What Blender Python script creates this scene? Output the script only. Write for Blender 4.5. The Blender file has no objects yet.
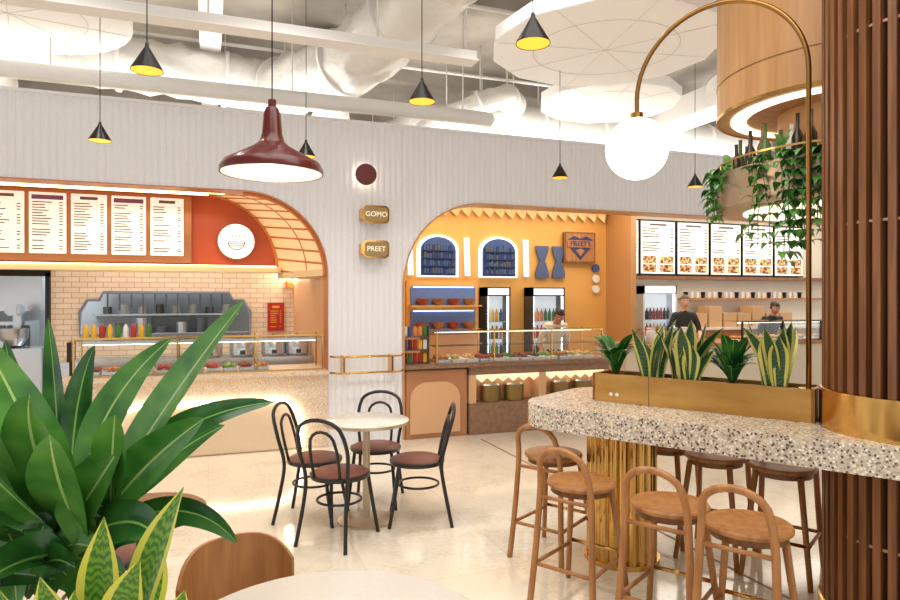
import bpy, bmesh, math, random
from mathutils import Vector, Matrix, noise
random.seed(7)
sc=bpy.context.scene
pi=math.pi
# ------------------------------------------------------------------ materials
def srgb(h):
    h=h.lstrip('#'); c=[int(h[i:i+2],16)/255 for i in (0,2,4)]
    return tuple(((v/12.92) if v<=.04045 else ((v+.055)/1.055)**2.4) for v in c)+(1,)
MC={}
def mat(name,col,rough=.5,metal=0,es=0,ecol=None,noi=None,bump=0,bscale=60,stretch=None,trans=0,spec=None):
    if name in MC: return MC[name]
    m=bpy.data.materials.new(name); m.use_nodes=True; nt=m.node_tree; N=nt.nodes; L=nt.links
    b=N['Principled BSDF']; c=srgb(col)
    b.inputs['Base Color'].default_value=c
    b.inputs['Roughness'].default_value=rough; b.inputs['Metallic'].default_value=metal
    if es:
        b.inputs['Emission Color'].default_value=srgb(ecol or col); b.inputs['Emission Strength'].default_value=es
    if trans: b.inputs['Transmission Weight'].default_value=trans
    tc=N.new('ShaderNodeTexCoord'); mp=N.new('ShaderNodeMapping'); L.new(tc.outputs['Object'],mp.inputs[0])
    if stretch: mp.inputs['Scale'].default_value=stretch
    n=N.new('ShaderNodeTexNoise'); n.inputs['Scale'].default_value=(noi[0] if noi else bscale); n.inputs['Detail'].default_value=5
    L.new(mp.outputs[0],n.inputs['Vector'])
    r=N.new('ShaderNodeValToRGB'); r.color_ramp.elements[0].position=.35; r.color_ramp.elements[1].position=.65
    c2=srgb(noi[1]) if noi else tuple(v*.95 for v in c[:3])+(1,)
    r.color_ramp.elements[0].color=c; r.color_ramp.elements[1].color=c2
    L.new(n.outputs[0],r.inputs[0]); L.new(r.outputs[0],b.inputs['Base Color'])
    if bump:
        bp=N.new('ShaderNodeBump'); bp.inputs['Strength'].default_value=bump; bp.inputs['Distance'].default_value=.02
        L.new(n.outputs[0],bp.inputs['Height']); L.new(bp.outputs[0],b.inputs['Normal'])
    MC[name]=m; return m
def terrazzo(name,base,chips,scale=60,rough=.3,thr=.42):
    m=bpy.data.materials.new(name); m.use_nodes=True; nt=m.node_tree; N=nt.nodes; L=nt.links
    b=N['Principled BSDF']; b.inputs['Roughness'].default_value=rough
    tc=N.new('ShaderNodeTexCoord'); v=N.new('ShaderNodeTexVoronoi'); v.inputs['Scale'].default_value=scale
    L.new(tc.outputs['Object'],v.inputs['Vector'])
    sx=N.new('ShaderNodeSeparateColor'); L.new(v.outputs['Color'],sx.inputs[0])
    r=N.new('ShaderNodeValToRGB'); r.color_ramp.interpolation='CONSTANT'
    els=r.color_ramp.elements
    for i,c in enumerate(chips):
        p=i/len(chips)
        e=els[i] if i<2 else els.new(p)
        e.position=p; e.color=srgb(c)
    L.new(sx.outputs[0],r.inputs[0])
    n=N.new('ShaderNodeMath'); n.operation='LESS_THAN'; n.inputs[1].default_value=thr; L.new(v.outputs['Distance'],n.inputs[0])
    mx=N.new('ShaderNodeMix'); mx.data_type='RGBA'; L.new(n.outputs[0],mx.inputs[0]); mx.inputs[6].default_value=srgb(base); L.new(r.outputs[0],mx.inputs[7])
    L.new(mx.outputs[2],b.inputs['Base Color']); return m
def brick(name,c1,c2,mortar,bw,bh,off=.5,rough=.3,msize=.004,bump=.2,rot=(0,0,0),squash=1,blotch=0):
    m=bpy.data.materials.new(name); m.use_nodes=True; nt=m.node_tree; N=nt.nodes; L=nt.links
    b=N['Principled BSDF']; b.inputs['Roughness'].default_value=rough
    tc=N.new('ShaderNodeTexCoord'); mp=N.new('ShaderNodeMapping'); mp.inputs['Rotation'].default_value=rot
    L.new(tc.outputs['Object'],mp.inputs[0])
    t=N.new('ShaderNodeTexBrick'); t.offset=off; t.inputs['Scale'].default_value=1
    t.inputs['Color1'].default_value=srgb(c1); t.inputs['Color2'].default_value=srgb(c2); t.inputs['Mortar'].default_value=srgb(mortar)
    t.inputs['Mortar Size'].default_value=msize; t.inputs['Brick Width'].default_value=bw; t.inputs['Row Height'].default_value=bh
    L.new(mp.outputs[0],t.inputs[0])
    if blotch:
        n=N.new('ShaderNodeTexNoise'); n.inputs['Scale'].default_value=2.2; n.inputs['Detail'].default_value=9; n.inputs['Distortion'].default_value=1.2; L.new(tc.outputs['Object'],n.inputs['Vector'])
        v=N.new('ShaderNodeTexNoise'); v.inputs['Scale'].default_value=30; v.inputs['Detail'].default_value=4; L.new(tc.outputs['Object'],v.inputs['Vector'])
        a=N.new('ShaderNodeMath'); a.operation='ADD'; L.new(n.outputs[0],a.inputs[0]); L.new(v.outputs[0],a.inputs[1])
        r=N.new('ShaderNodeValToRGB'); r.color_ramp.elements[0].position=.8; r.color_ramp.elements[1].position=1.0
        r.color_ramp.elements[0].color=(1-blotch,1-blotch*1.1,1-blotch*1.3,1); r.color_ramp.elements[1].color=(1,1,1,1)
        L.new(a.outputs[0],r.inputs[0])
        mx=N.new('ShaderNodeMix'); mx.data_type='RGBA'; mx.blend_type='MULTIPLY'; mx.inputs[0].default_value=1
        L.new(t.outputs[0],mx.inputs[6]); L.new(r.outputs[0],mx.inputs[7]); L.new(mx.outputs[2],b.inputs['Base Color'])
        rr=N.new('ShaderNodeMapRange'); rr.inputs['To Min'].default_value=rough*.7; rr.inputs['To Max'].default_value=rough*1.5
        L.new(n.outputs[0],rr.inputs[0]); L.new(rr.outputs[0],b.inputs['Roughness'])
    else: L.new(t.outputs[0],b.inputs['Base Color'])
    if bump:
        bp=N.new('ShaderNodeBump'); bp.inputs['Strength'].default_value=bump; bp.invert=True; bp.inputs['Distance'].default_value=.005
        L.new(t.outputs['Fac'],bp.inputs['Height']); L.new(bp.outputs[0],b.inputs['Normal'])
    return m
def glassmat():
    m=bpy.data.materials.new('clear_glass'); m.use_nodes=True; nt=m.node_tree; N=nt.nodes; L=nt.links
    N.remove(N['Principled BSDF']); o=N['Material Output']
    t=N.new('ShaderNodeBsdfTransparent'); t.inputs[0].default_value=(.98,.995,.99,1); g=N.new('ShaderNodeBsdfGlossy'); g.inputs['Roughness'].default_value=.02
    f=N.new('ShaderNodeFresnel'); f.inputs[0].default_value=1.3; mx=N.new('ShaderNodeMixShader')
    L.new(f.outputs[0],mx.inputs[0]); L.new(t.outputs[0],mx.inputs[1]); L.new(g.outputs[0],mx.inputs[2]); L.new(mx.outputs[0],o.inputs[0]); return m
def foodmat():
    m=bpy.data.materials.new('food_photo_print'); m.use_nodes=True; nt=m.node_tree; N=nt.nodes; L=nt.links
    b=N['Principled BSDF']; b.inputs['Roughness'].default_value=.5
    tc=N.new('ShaderNodeTexCoord'); v=N.new('ShaderNodeTexNoise'); v.inputs['Scale'].default_value=16; v.inputs['Detail'].default_value=6
    L.new(tc.outputs['Object'],v.inputs['Vector']); r=N.new('ShaderNodeValToRGB'); e=r.color_ramp.elements
    for i,(p,c) in enumerate(((.3,'#3a1f12'),(.42,'#7a3f20'),(.5,'#c98a45'),(.55,'#e8d3a8'),(.6,'#5f7a34'),(.7,'#a33620'))):
        q=e[i] if i<2 else e.new(p); q.position=p; q.color=srgb(c)
    L.new(v.outputs[0],r.inputs[0]); L.new(r.outputs[0],b.inputs['Base Color']); L.new(r.outputs[0],b.inputs['Emission Color']); b.inputs['Emission Strength'].default_value=.3
    return m
def leafmat(name,mid,dark,edge=None,rib=None,band=0,rough=.36):
    m=bpy.data.materials.new(name); m.use_nodes=True; nt=m.node_tree; N=nt.nodes; L=nt.links
    b=N['Principled BSDF']; b.inputs['Roughness'].default_value=rough
    uv=N.new('ShaderNodeUVMap'); sp=N.new('ShaderNodeSeparateXYZ'); L.new(uv.outputs[0],sp.inputs[0])
    a=N.new('ShaderNodeMath'); a.operation='SUBTRACT'; a.inputs[1].default_value=.5; L.new(sp.outputs[0],a.inputs[0])
    ab=N.new('ShaderNodeMath'); ab.operation='ABSOLUTE'; L.new(a.outputs[0],ab.inputs[0])
    tc=N.new('ShaderNodeTexCoord'); n=N.new('ShaderNodeTexNoise'); n.inputs['Scale'].default_value=9; L.new(tc.outputs['Object'],n.inputs['Vector'])
    r0=N.new('ShaderNodeValToRGB'); r0.color_ramp.elements[0].position=.35; r0.color_ramp.elements[1].position=.65
    r0.color_ramp.elements[0].color=srgb(dark); r0.color_ramp.elements[1].color=srgb(mid)
    last=n.outputs[0]
    if band:
        w=N.new('ShaderNodeTexWave'); w.bands_direction='Y'; w.inputs['Scale'].default_value=band; w.inputs['Distortion'].default_value=9; w.inputs['Detail'].default_value=2
        L.new(uv.outputs[0],w.inputs['Vector']); last=w.outputs['Fac']
        r0.color_ramp.elements[0].position=.1; r0.color_ramp.elements[1].position=.9
    L.new(last,r0.inputs[0]); cur=r0.outputs[0]
    def mixin(th,op,col,cur):
        c=N.new('ShaderNodeMath'); c.operation=op; c.inputs[1].default_value=th; L.new(ab.outputs[0],c.inputs[0])
        mx=N.new('ShaderNodeMix'); mx.data_type='RGBA'; L.new(c.outputs[0],mx.inputs[0]); L.new(cur,mx.inputs[6]); mx.inputs[7].default_value=srgb(col); return mx.outputs[2]
    if edge: cur=mixin(.33,'GREATER_THAN',edge,cur)
    if rib: cur=mixin(.03,'LESS_THAN',rib,cur)
    L.new(cur,b.inputs['Base Color'])
    return m
WHITE=mat('white_wall_paint','#ececf0',.55)
WHITEC=mat('white_ceiling_paint','#f6f4f1',.6)
CEIL=mat('ceiling_grey','#bdb6ac',.8,noi=(2,'#a8a097'))
FOIL=mat('foil_wrap','#f2f0eb',.4,.2,bump=.6,bscale=14)
GALV=mat('galvanised_duct','#ebe9e5',.5,.1)
FLOOR=brick('cream_stone_tile','#ebe1ce','#e7dcc8','#d8cbb4',.9,.9,0,.09,.0025,.06,blotch=.12)
TILE=brick('cream_wall_tile','#f0e5d0','#e7d9c0','#bda88a',.2,.075,.5,.3,.005,.3,rot=(pi/2,0,0))
CLAD=mat('oak_cladding','#c99a68',.45,noi=(3,'#b98857'),stretch=(6,6,.4))
OAK=mat('oak_wood','#b67f4b',.4,noi=(6,'#9e6838'),stretch=(5,5,.6))
OAKD=mat('oak_wood_dark','#8e6038',.45,noi=(6,'#744c2a'),stretch=(5,5,.6))
SLAT=mat('walnut_slat','#8b5a32',.42,noi=(4,'#683d20'),stretch=(8,8,.5))
DARK=mat('dark_core','#1d120c',.8)
BRASS=mat('brushed_brass','#d6aa62',.17,1)
BRASSP=mat('planter_brass','#c89a58',.28,.85,noi=(3,'#b68746'),stretch=(1,1,4))
TERR=terrazzo('terrazzo_slab','#c9bead',['#8c8076','#f4ede1','#7b6250','#d9cab3','#b3a593','#f0e6d5','#544a43','#e3d3ba'],80,.2,.5)
TERC=terrazzo('terrazzo_counter','#dcc7ae',['#ebdac6','#c9a88c','#f2e6d5','#bc987a','#e2ccb2'],70,.4,.4)
TABLET=terrazzo('terrazzo_tabletop','#e6e0d7',['#cdc4b8','#f4f0ea','#b8aea2','#ddd3c6'],90,.22,.4)
ORANGE=mat('orange_paint','#c75a28',.4,noi=(2,'#b85023'))
ORL=mat('orange_light','#dd8646',.45)
CREAM=mat('cream_panel','#f4dcae',.5)
VAULTC=mat('vault_cream_glow','#f5deb0',.5,es=.22,ecol='#ffd494')  # faint emission in the material stands in for light on the vault
GLOWC=mat('warm_led','#ffe6b4',.5,es=5,ecol='#ffd79a')
GLOWW=mat('white_led','#fff2dc',.5,es=5,ecol='#fff0d8')
YEL=mat('mustard_wall','#e8b464',.55,noi=(1.5,'#e1a95a'))
PEACH=mat('peach_laminate','#ddad80',.5)
PEACHD=mat('peach_dark','#b98057',.5)
BROWN=mat('brown_stone','#99755b',.5,noi=(20,'#85634a'))
MAROON=mat('maroon_enamel','#5e201f',.25)
BLACK=mat('black_metal','#211d1c',.35,.3)
BENT=mat('black_bentwood','#1f1817',.3)
LEATHER=mat('brown_leather','#763f32',.4,bump=.1,bscale=120)
BLUE=mat('blue_paint','#3a5997',.5)
BLUED=mat('blue_dark','#27386e',.5)
CYAN=mat('pale_blue_glow','#c8e4f5',.5,es=.7,ecol='#bfe2ff')
STEEL=mat('stainless_steel','#c9cdd1',.25,.85)
STEELD=mat('dark_steel','#62676c',.35,.6)
GLASS=glassmat(); FOODP=foodmat()
MENU=mat('menu_lightbox','#f6f3ec',.5,es=.36,ecol='#fffaf0')
SOIL=mat('soil','#3b2a1e',.95,bump=.5,bscale=60)
RED=mat('red_gloss','#b3261e',.35); GREEN=mat('green_gloss','#3f7d32',.35); YELG=mat('yellow_gloss','#e9b520',.35); WHP=mat('white_plastic','#efece8',.35)
GLOBE=mat('opal_globe','#fff6e8',.3,es=2.2,ecol='#fff1dc')
LEAF=leafmat('leaf_green','#3f7a2f','#1d5022',rib='#86b35f',rough=.26)
LEAF2=leafmat('leaf_fresh','#649f42','#37762d',rib='#b2d182',rough=.26)
SNAKE=leafmat('snake_leaf','#3b6a45','#1b4427',edge='#cfc968',band=5)
SNAKEF=leafmat('snake_leaf_lime','#7fa83c','#3f7e2a',edge='#e6e25f',band=6)
POTHOS=leafmat('pothos_leaf','#5a973c','#34722c')
# ------------------------------------------------------------------ geometry helpers
def group(name,loc=(0,0,0),rz=0):
    e=bpy.data.objects.new(name,None); sc.collection.objects.link(e); e.location=loc; e.rotation_euler=(0,0,rz); e.empty_display_size=.1; return e
def mk(name,verts,faces,m,parent=None,smooth=False,uvs=None):
    me=bpy.data.meshes.new(name); me.from_pydata([tuple(v) for v in verts],[],faces); me.update()
    ms=m if isinstance(m,list) else [m]
    for x in ms: me.materials.append(x)
    if smooth:
        for p in me.polygons: p.use_smooth=True
    if uvs:
        ul=me.uv_layers.new(name='UVMap')
        for p in me.polygons:
            for li in p.loop_indices: ul.data[li].uv=uvs[me.loops[li].vertex_index]
    o=bpy.data.objects.new(name,me); sc.collection.objects.link(o)
    if parent: o.parent=parent
    return o
def box(name,x0,x1,y0,y1,z0,z1,m,parent=None,bev=0,rz=0,c=None):
    bm=bmesh.new(); bmesh.ops.create_cube(bm,size=1)
    for v in bm.verts: v.co=Vector(((v.co.x)*(x1-x0),(v.co.y)*(y1-y0),(v.co.z)*(z1-z0)))
    if bev: bmesh.ops.bevel(bm,geom=list(bm.edges),offset=bev,segments=2,affect='EDGES')
    me=bpy.data.meshes.new(name)
    ctr=Vector(((x0+x1)/2,(y0+y1)/2,(z0+z1)/2))
    for v in bm.verts:
        if rz: v.co=Matrix.Rotation(rz,3,'Z')@v.co
        v.co+=ctr
    bm.to_mesh(me); bm.free(); me.materials.append(m)
    o=bpy.data.objects.new(name,me); sc.collection.objects.link(o)
    if parent: o.parent=parent
    return o
def lathe(name,prof,m,parent=None,c=(0,0,0),seg=32,smooth=True,flute=None,ring=False):
    vs=[];fs=[]
    if ring: prof=list(prof)+[prof[0]]
    for i,(r,z) in enumerate(prof):
        for j in range(seg):
            a=2*pi*j/seg; rr=r
            if flute: rr=r*(1+flute[1]*abs(math.sin(a*flute[0]/2)))
            vs.append((c[0]+rr*math.cos(a),c[1]+rr*math.sin(a),c[2]+z))
    for i in range(len(prof)-1):
        for j in range(seg):
            k=(j+1)%seg; fs.append((i*seg+j,i*seg+k,(i+1)*seg+k,(i+1)*seg+j))
    if not ring:
        if prof[0][0]>1e-4: fs.append(tuple(reversed(range(seg))))
        if prof[-1][0]>1e-4: fs.append(tuple(range((len(prof)-1)*seg,len(prof)*seg)))
    o=mk(name,vs,fs,m,parent)
    if smooth:
        for p in o.data.polygons:
            if len(p.vertices)==4: p.use_smooth=True
        md=o.modifiers.new('es','EDGE_SPLIT'); md.split_angle=math.radians(40)
    return o
def cyl(name,c,r,h,m,parent=None,seg=24,axis='Z'):
    o=lathe(name,[(r,0),(r,h)],m,parent,(0,0,0),seg)
    R={'Z':Matrix.Identity(3),'Y':Matrix.Rotation(-pi/2,3,'X'),'X':Matrix.Rotation(pi/2,3,'Y')}[axis]
    for v in o.data.vertices: v.co=R@v.co+Vector(c)
    return o
def ball(name,c,r,m,parent=None,s=(1,1,1),seg=24):
    bm=bmesh.new(); bmesh.ops.create_uvsphere(bm,u_segments=seg,v_segments=max(8,seg//2),radius=r)
    for v in bm.verts: v.co=Vector((v.co.x*s[0],v.co.y*s[1],v.co.z*s[2]))+Vector(c)
    me=bpy.data.meshes.new(name); bm.to_mesh(me); bm.free(); me.materials.append(m)
    for p in me.polygons: p.use_smooth=True
    o=bpy.data.objects.new(name,me); sc.collection.objects.link(o)
    if parent:o.parent=parent
    return o
def smoothpath(pts,n=6):
    P=[Vector(p) for p in pts]; out=[]
    for i in range(len(P)-1):
        p0=P[max(i-1,0)];p1=P[i];p2=P[i+1];p3=P[min(i+2,len(P)-1)]
        for k in range(n):
            t=k/n; out.append(.5*((2*p1)+(-p0+p2)*t+(2*p0-5*p1+4*p2-p3)*t*t+(-p0+3*p1-3*p2+p3)*t**3))
    out.append(P[-1]); return out
def tube(name,pts,r,m,parent=None,seg=8,closed=False,rough=None):
    P=[Vector(p) for p in pts]; n=len(P); vs=[];fs=[]
    t0=(P[1]-P[0]).normalized(); up=Vector((0,0,1)) if abs(t0.z)<.9 else Vector((1,0,0))
    nrm=t0.cross(up).normalized()
    for i in range(n):
        if closed: t=(P[(i+1)%n]-P[i-1]).normalized()
        else: t=(P[min(i+1,n-1)]-P[max(i-1,0)]).normalized()
        nrm=(nrm-t*nrm.dot(t)).normalized(); b=t.cross(nrm)
        rr=r[i] if isinstance(r,(list,tuple)) else r
        for j in range(seg):
            a=2*pi*j/seg; q=nrm*math.cos(a)+b*math.sin(a)
            p=P[i]+q*rr
            if rough: 
                k=noise.noise(p*rough[0]); p=p+q*k*rough[1]
            vs.append(p)
    m2=n if closed else n-1
    for i in range(m2):
        for j in range(seg):
            k=(j+1)%seg; i2=(i+1)%n; fs.append((i*seg+j,i*seg+k,i2*seg+k,i2*seg+j))
    if not closed: fs.append(tuple(reversed(range(seg)))); fs.append(tuple(range((n-1)*seg,n*seg)))
    return mk(name,vs,fs,m,parent,smooth=True)
def prism(name,poly,z0,z1,m,parent=None,plane='XY',bev=0):
    n=len(poly); f=(lambda a,b,c:(a,b,c)) if plane=='XY' else ((lambda a,b,c:(a,c,b)) if plane=='XZ' else (lambda a,b,c:(c,a,b)))
    vs=[f(a,b,z0) for a,b in poly]+[f(a,b,z1) for a,b in poly]
    fs=[tuple(range(n)),tuple(reversed(range(n,2*n)))]+[(i,(i+1)%n,n+(i+1)%n,n+i) for i in range(n)]
    o=mk(name,vs,fs,m,parent); bm=bmesh.new(); bm.from_mesh(o.data); bmesh.ops.recalc_face_normals(bm,faces=bm.faces)
    if bev: 
        es=[e for e in bm.edges if len(e.link_faces)==2 and any(len(q.verts)>4 for q in e.link_faces)]
        bmesh.ops.bevel(bm,geom=es,offset=bev,segments=2,affect='EDGES')
    bm.to_mesh(o.data); bm.free(); return o
def rrect(x0,x1,y0,y1,r,corners=(1,1,1,1),n=8):
    out=[]
    for (cx,cy,a0,k) in ((x1-r,y1-r,0,0),(x0+r,y1-r,90,1),(x0+r,y0+r,180,2),(x1-r,y0+r,270,3)):
        if corners[k]:
            for i in range(n+1):
                a=math.radians(a0+90*i/n); out.append((cx+r*math.cos(a),cy+r*math.sin(a)))
        else:
            out.append(((x1,y1),(x0,y1),(x0,y0),(x1,y0))[k])
    return out
def text(name,s,loc,size,m,parent,rot=(pi/2,0,0),ext=.004):
    cu=bpy.data.curves.new(name,'FONT'); cu.body=s; cu.size=size; cu.align_x='CENTER'; cu.align_y='CENTER'; cu.extrude=ext; cu.materials.append(m)
    o=bpy.data.objects.new(name,cu); sc.collection.objects.link(o); o.location=loc; o.rotation_euler=rot; o.parent=parent; return o
class LeafB:
    def __init__(s): s.v=[];s.f=[];s.uv=[]
    def add(s,base,ctrl,tip,w,N=(0,-1,0.2),fold=.25,n=12,prof='broad',tw=0):
        b=Vector(base);c=Vector(ctrl);t3=Vector(tip);N=Vector(N).normalized(); i0=len(s.v)
        for i in range(n+1):
            t=i/n; p=b*(1-t)**2+c*2*t*(1-t)+t3*t*t
            T=((c-b)*(1-t)+(t3-c)*t).normalized()
            S=T.cross(N)
            if S.length<.01: S=T.cross(Vector((1,0,0)))
            S.normalize(); U=S.cross(T).normalized()
            if tw: 
                R=Matrix.Rotation(tw*(t-.5),3,T); S=R@S; U=R@U
            if prof=='broad': ww=w*(.10+.9*math.sin(pi*min(1,t**.85))**.8)*(1 if t<.97 else .3)
            elif prof=='snake': ww=w*(.55+.45*math.sin(pi*t*.9))*(1-max(0,(t-.6)/.4)**2)
            else: ww=w*max(0,math.sin(pi*t**.6))**.8
            if i==n: ww=.0015
            for k in (-1,-.5,0,.5,1):
                s.v.append(p+S*ww*.5*k+U*(abs(k)*fold*ww*.5)); s.uv.append(((k+1)/2,t))
        for i in range(n):
            for k in range(4):
                a=i0+i*5+k; s.f.append((a,a+1,a+6,a+5))
    def build(s,name,m,parent): return mk(name,s.v,s.f,m,parent,smooth=True,uvs=s.uv)
def area(name,loc,size,power,col=(1,.97,.93),rot=(0,0,0),sy=None):
    l=bpy.data.lights.new(name,'AREA'); l.energy=power; l.color=col; l.size=size
    if sy: l.shape='RECTANGLE'; l.size_y=sy
    o=bpy.data.objects.new(name,l); sc.collection.objects.link(o); o.location=loc; o.rotation_euler=rot; return o
def point(name,loc,power,col=(1,.8,.55),r=.05,parent=None):
    l=bpy.data.lights.new(name,'POINT'); l.energy=power; l.color=col; l.shadow_soft_size=r
    o=bpy.data.objects.new(name,l); sc.collection.objects.link(o); o.location=loc
    if parent:o.parent=parent
    return o
# ------------------------------------------------------------------ camera
cam=bpy.data.cameras.new('camera'); co=bpy.data.objects.new('camera',cam); sc.collection.objects.link(co)
co.location=(0,0,1.65); co.rotation_euler=(pi/2,0,-math.radians(20.4)); cam.lens=26; cam.sensor_width=36; cam.shift_y=-2/900; cam.clip_start=.05
sc.camera=co
# ------------------------------------------------------------------ room shell
box('floor',-9,16,-5,14.2,-.1,0,FLOOR)
box('ceiling',-9,16,-5,14.2,5.2,5.3,CEIL)
box('wall_far',-9,16,14.0,14.2,0,5.2,CEIL)
fi=group('floor_inlay')
box('inlay_strip',2.98,3.0,2.6,7.0,0,.002,BROWN,fi)
WY=7.28
def bottom(x):
    if x<1.254:
        if x<.354: return 2.8
        return 1.9+math.sqrt(max(0,.81-(x-.354)**2))
    if x<2.12: return 0
    if x<3.12: return 1.8+math.sqrt(max(0,1-(x-3.12)**2))
    return 2.8
def flutedwall():
    xs=[]; p=.07; x=-6.0
    while x<12.5: xs.append(x); x+=p/6
    xs+= [1.2535,1.2545,2.1195,2.1205]; xs=sorted(xs)
    vs=[];fs=[]
    for x in xs:
        ph=((x+6)/p)%1; y=WY-.014*abs(math.sin(pi*ph))**.7
        vs+= [(x,y,bottom(x)),(x,y,3.63)]
    for i in range(len(xs)-1):
        fs.append((2*i,2*i+2,2*i+3,2*i+1))
    g=group('wall_shopfront')
    mk('fluted_face',vs,fs,WHITE,g,smooth=True)
    vs=[];fs=[]; xs2=[x for i,x in enumerate(xs) if i%2==0 or 1.25<x<1.26 or 2.11<x<2.13]
    for x in xs2: vs+=[(x,WY+.02,bottom(x)),(x,WY+.22,bottom(x)),(x,WY+.22,3.63),(x,WY-.012,3.63),(x,WY,bottom(x))]
    for i in range(len(xs2)-1):
        a=5*i;b=5*i+5
        fs+= [(a+1,a+2,b+2,b+1),(a+2,a+3,b+3,b+2),(a+4,b+4,b+1,a+1)]
    mk('wall_body',vs,fs,WHITE,g)
    box('wall_cap',-6,12.5,WY-.03,WY+.24,3.63,3.66,WHITE,g)
    box('divider_left',1.254,1.30,WY+.02,10.4,0,3.3,PEACH,g)
    box('divider_right',2.07,2.12,WY+.02,9.6,0,3.3,YEL,g)
    return g
wall=flutedwall()
def archtrim(name,pts,m,y0,y1,th):
    vs=[];fs=[];n=len(pts)
    for i,p in enumerate(pts):
        a=Vector(pts[max(i-1,0)]);b=Vector(pts[min(i+1,n-1)]);t=(b-a).normalized(); nn=Vector((-t.y,t.x))
        q=Vector(p)+nn*th
        vs+=[(p[0],y0,p[1]),(q.x,y0,q.y),(q.x,y1,q.y),(p[0],y1,p[1])]
    for i in range(n-1):
        a=4*i;b=a+4
        for k in range(4): fs.append((a+k,a+(k+1)%4,b+(k+1)%4,b+k))
    return mk(name,vs,fs,m,None)
a1=[(1.254,0),(1.254,1.9)]+[(.354+.9*math.cos(a*pi/48),1.9+.9*math.sin(a*pi/48)) for a in range(1,25)]+[(-6,2.8)]
archtrim('trim_1',a1,mat('orange_trim','#c47a4c',.4),WY-.02,WY+.24,.010)
a2=[(12.4,2.8)]+[(3.12-1.0*math.sin(a*pi/48),1.8+1.0*math.cos(a*pi/48)) for a in range(0,25)]+[(2.12,0)]
archtrim('trim_2',a2,mat('oak_trim','#cf9a63',.4),WY-.025,WY+.24,.018)
# ------------------------------------------------------------------ shop 1 shell
g=group('shop_interior_left')
box('ceiling_panel',-6,1.3,WY+.22,12.6,3.1,3.15,CREAM,g)
def varc(cx,cz,r,n=16): return [(cx+r*math.cos(pi/2*i/n),cz+r*math.sin(pi/2*i/n)) for i in range(n+1)]
NV=10
fr=[(1.234,1.9)]+varc(.354,1.9,.88,NV)[1:]; bk=varc(-.11,2.0,.95,NV)
for i in range(NV):
    p=[fr[i],fr[i+1],bk[i+1],bk[i]]
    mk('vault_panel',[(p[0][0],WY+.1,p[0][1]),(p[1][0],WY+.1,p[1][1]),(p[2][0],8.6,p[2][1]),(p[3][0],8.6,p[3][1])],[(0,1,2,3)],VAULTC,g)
    tube('vault_rib',[(p[0][0],WY+.1,p[0][1]),(p[3][0],8.6,p[3][1])],.013,ORL,g,6)
def archline(t,r,m):
    N2=32; f2=[(1.234,1.9)]+varc(.354,1.9,.88,N2)[1:]; b2=varc(-.11,2.0,.95,N2)
    pts=[(f2[i][0]*(1-t)+b2[i][0]*t,WY+.1+(8.6-WY-.1)*t,f2[i][1]*(1-t)+b2[i][1]*t) for i in range(N2+1)]
    tube('vault_ring',pts,r,m,g,8)
archline(.0,.022,ORL); archline(.35,.011,ORL); archline(1,.03,ORL)
mk('vault_top',[(-6,WY+.1,2.79),(.354,WY+.1,2.79),(-.11,8.6,2.95),(-6,8.6,2.95)],[(0,1,2,3)],mat('orange_soffit','#d06c34',.45),g)
for yy,zz in ((7.55,2.79),(8.1,2.85)):
    box('soffit_led',-6,.15-(yy-7.6)*.3,yy,yy+.03,zz,zz+.012,GLOWC,g)
poly=[(-6,2.0)]+bk+[(-6,2.95)]
prism('bulkhead',poly,8.6,8.68,ORANGE,g,'XZ')
box('bulkhead_lip',-6,.86,8.42,8.6,1.97,2.04,CREAM,g)
box('bulkhead_led',-6,.8,8.40,8.42,2.04,2.05,GLOWC,g)
prism('vault_sill',[(1.25,WY+.1),(1.25,8.6),(.84,8.6),(1.2,WY+.1)],1.90,1.98,CREAM,g)
box('tiled_back_wall',-2.05,1.254,10.4,10.5,1.75,3.1,TILE,g)
box('tiled_back_wall_low',-2.05,1.254,10.4,10.5,0,1.12,TILE,g)
box('tiled_side_l',-2.05,-1.69,10.4,10.5,1.12,1.75,TILE,g)
box('tiled_side_r',.60,1.254,10.4,10.5,1.12,1.75,TILE,g)
w=group('window_1')
op=[(-1.69,1.12),(.60,1.12),(.60,1.45),(.50,1.62),(.35,1.62),(.30,1.73),(-1.40,1.73),(-1.45,1.62),(-1.6,1.62),(-1.69,1.45)]
tube('frame',[(x,10.38,z) for x,z in op],.024,mat('blue_grey_frame','#7f8ea3',.4),w,6,closed=True)
for cxx,pp in ((-1.69,[(-1.70,1.45),(-1.6,1.62),(-1.45,1.62),(-1.4,1.76),(-1.70,1.76)]),(.6,[(.61,1.45),(.5,1.62),(.35,1.62),(.3,1.76),(.61,1.76)])):
    prism('corner_fill',pp,10.39,10.46,TILE,w,'XZ')
k=group('kitchen_behind')
box('kitchen_back_wall',-6,1.3,12.5,12.6,0,3.1,mat('kitchen_tile','#c3ced9',.4),k)
box('kitchen_hood',-1.7,.55,11.5,12.3,1.72,2.1,STEEL,k,.01)
box('kitchen_bench',-1.9,.6,11.2,11.9,0,.95,STEEL,k,.01)
for i in range(7):
    cyl('pot',(-1.6+i*.3,11.5,.95),.09,.24+.07*(i%3),STEELD if i%2 else STEEL,k)
for i in range(11): box('utensil',-1.5+i*.17,-1.475+i*.17,11.48,11.5,1.40+.05*(i%3),1.72,STEELD,k)
box('pot_shelf',-1.8,.5,12.2,12.48,1.35,1.38,STEEL,k)
for i in range(8): cyl('stock_tin',(-1.6+i*.27,12.34,1.38),.07,.12+.04*(i%2),WHP if i%3 else STEELD,k)
box('cook_station',-.9,-.2,12.0,12.18,.0,1.33,STEELD,k,.01)
box('equipment_cabinet',-3.4,-2.5,11.2,11.9,0,1.3,STEEL,k,.01); box('equipment_upper',-3.4,-2.4,11.6,12.3,1.45,2.0,STEEL,k,.01)
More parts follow.
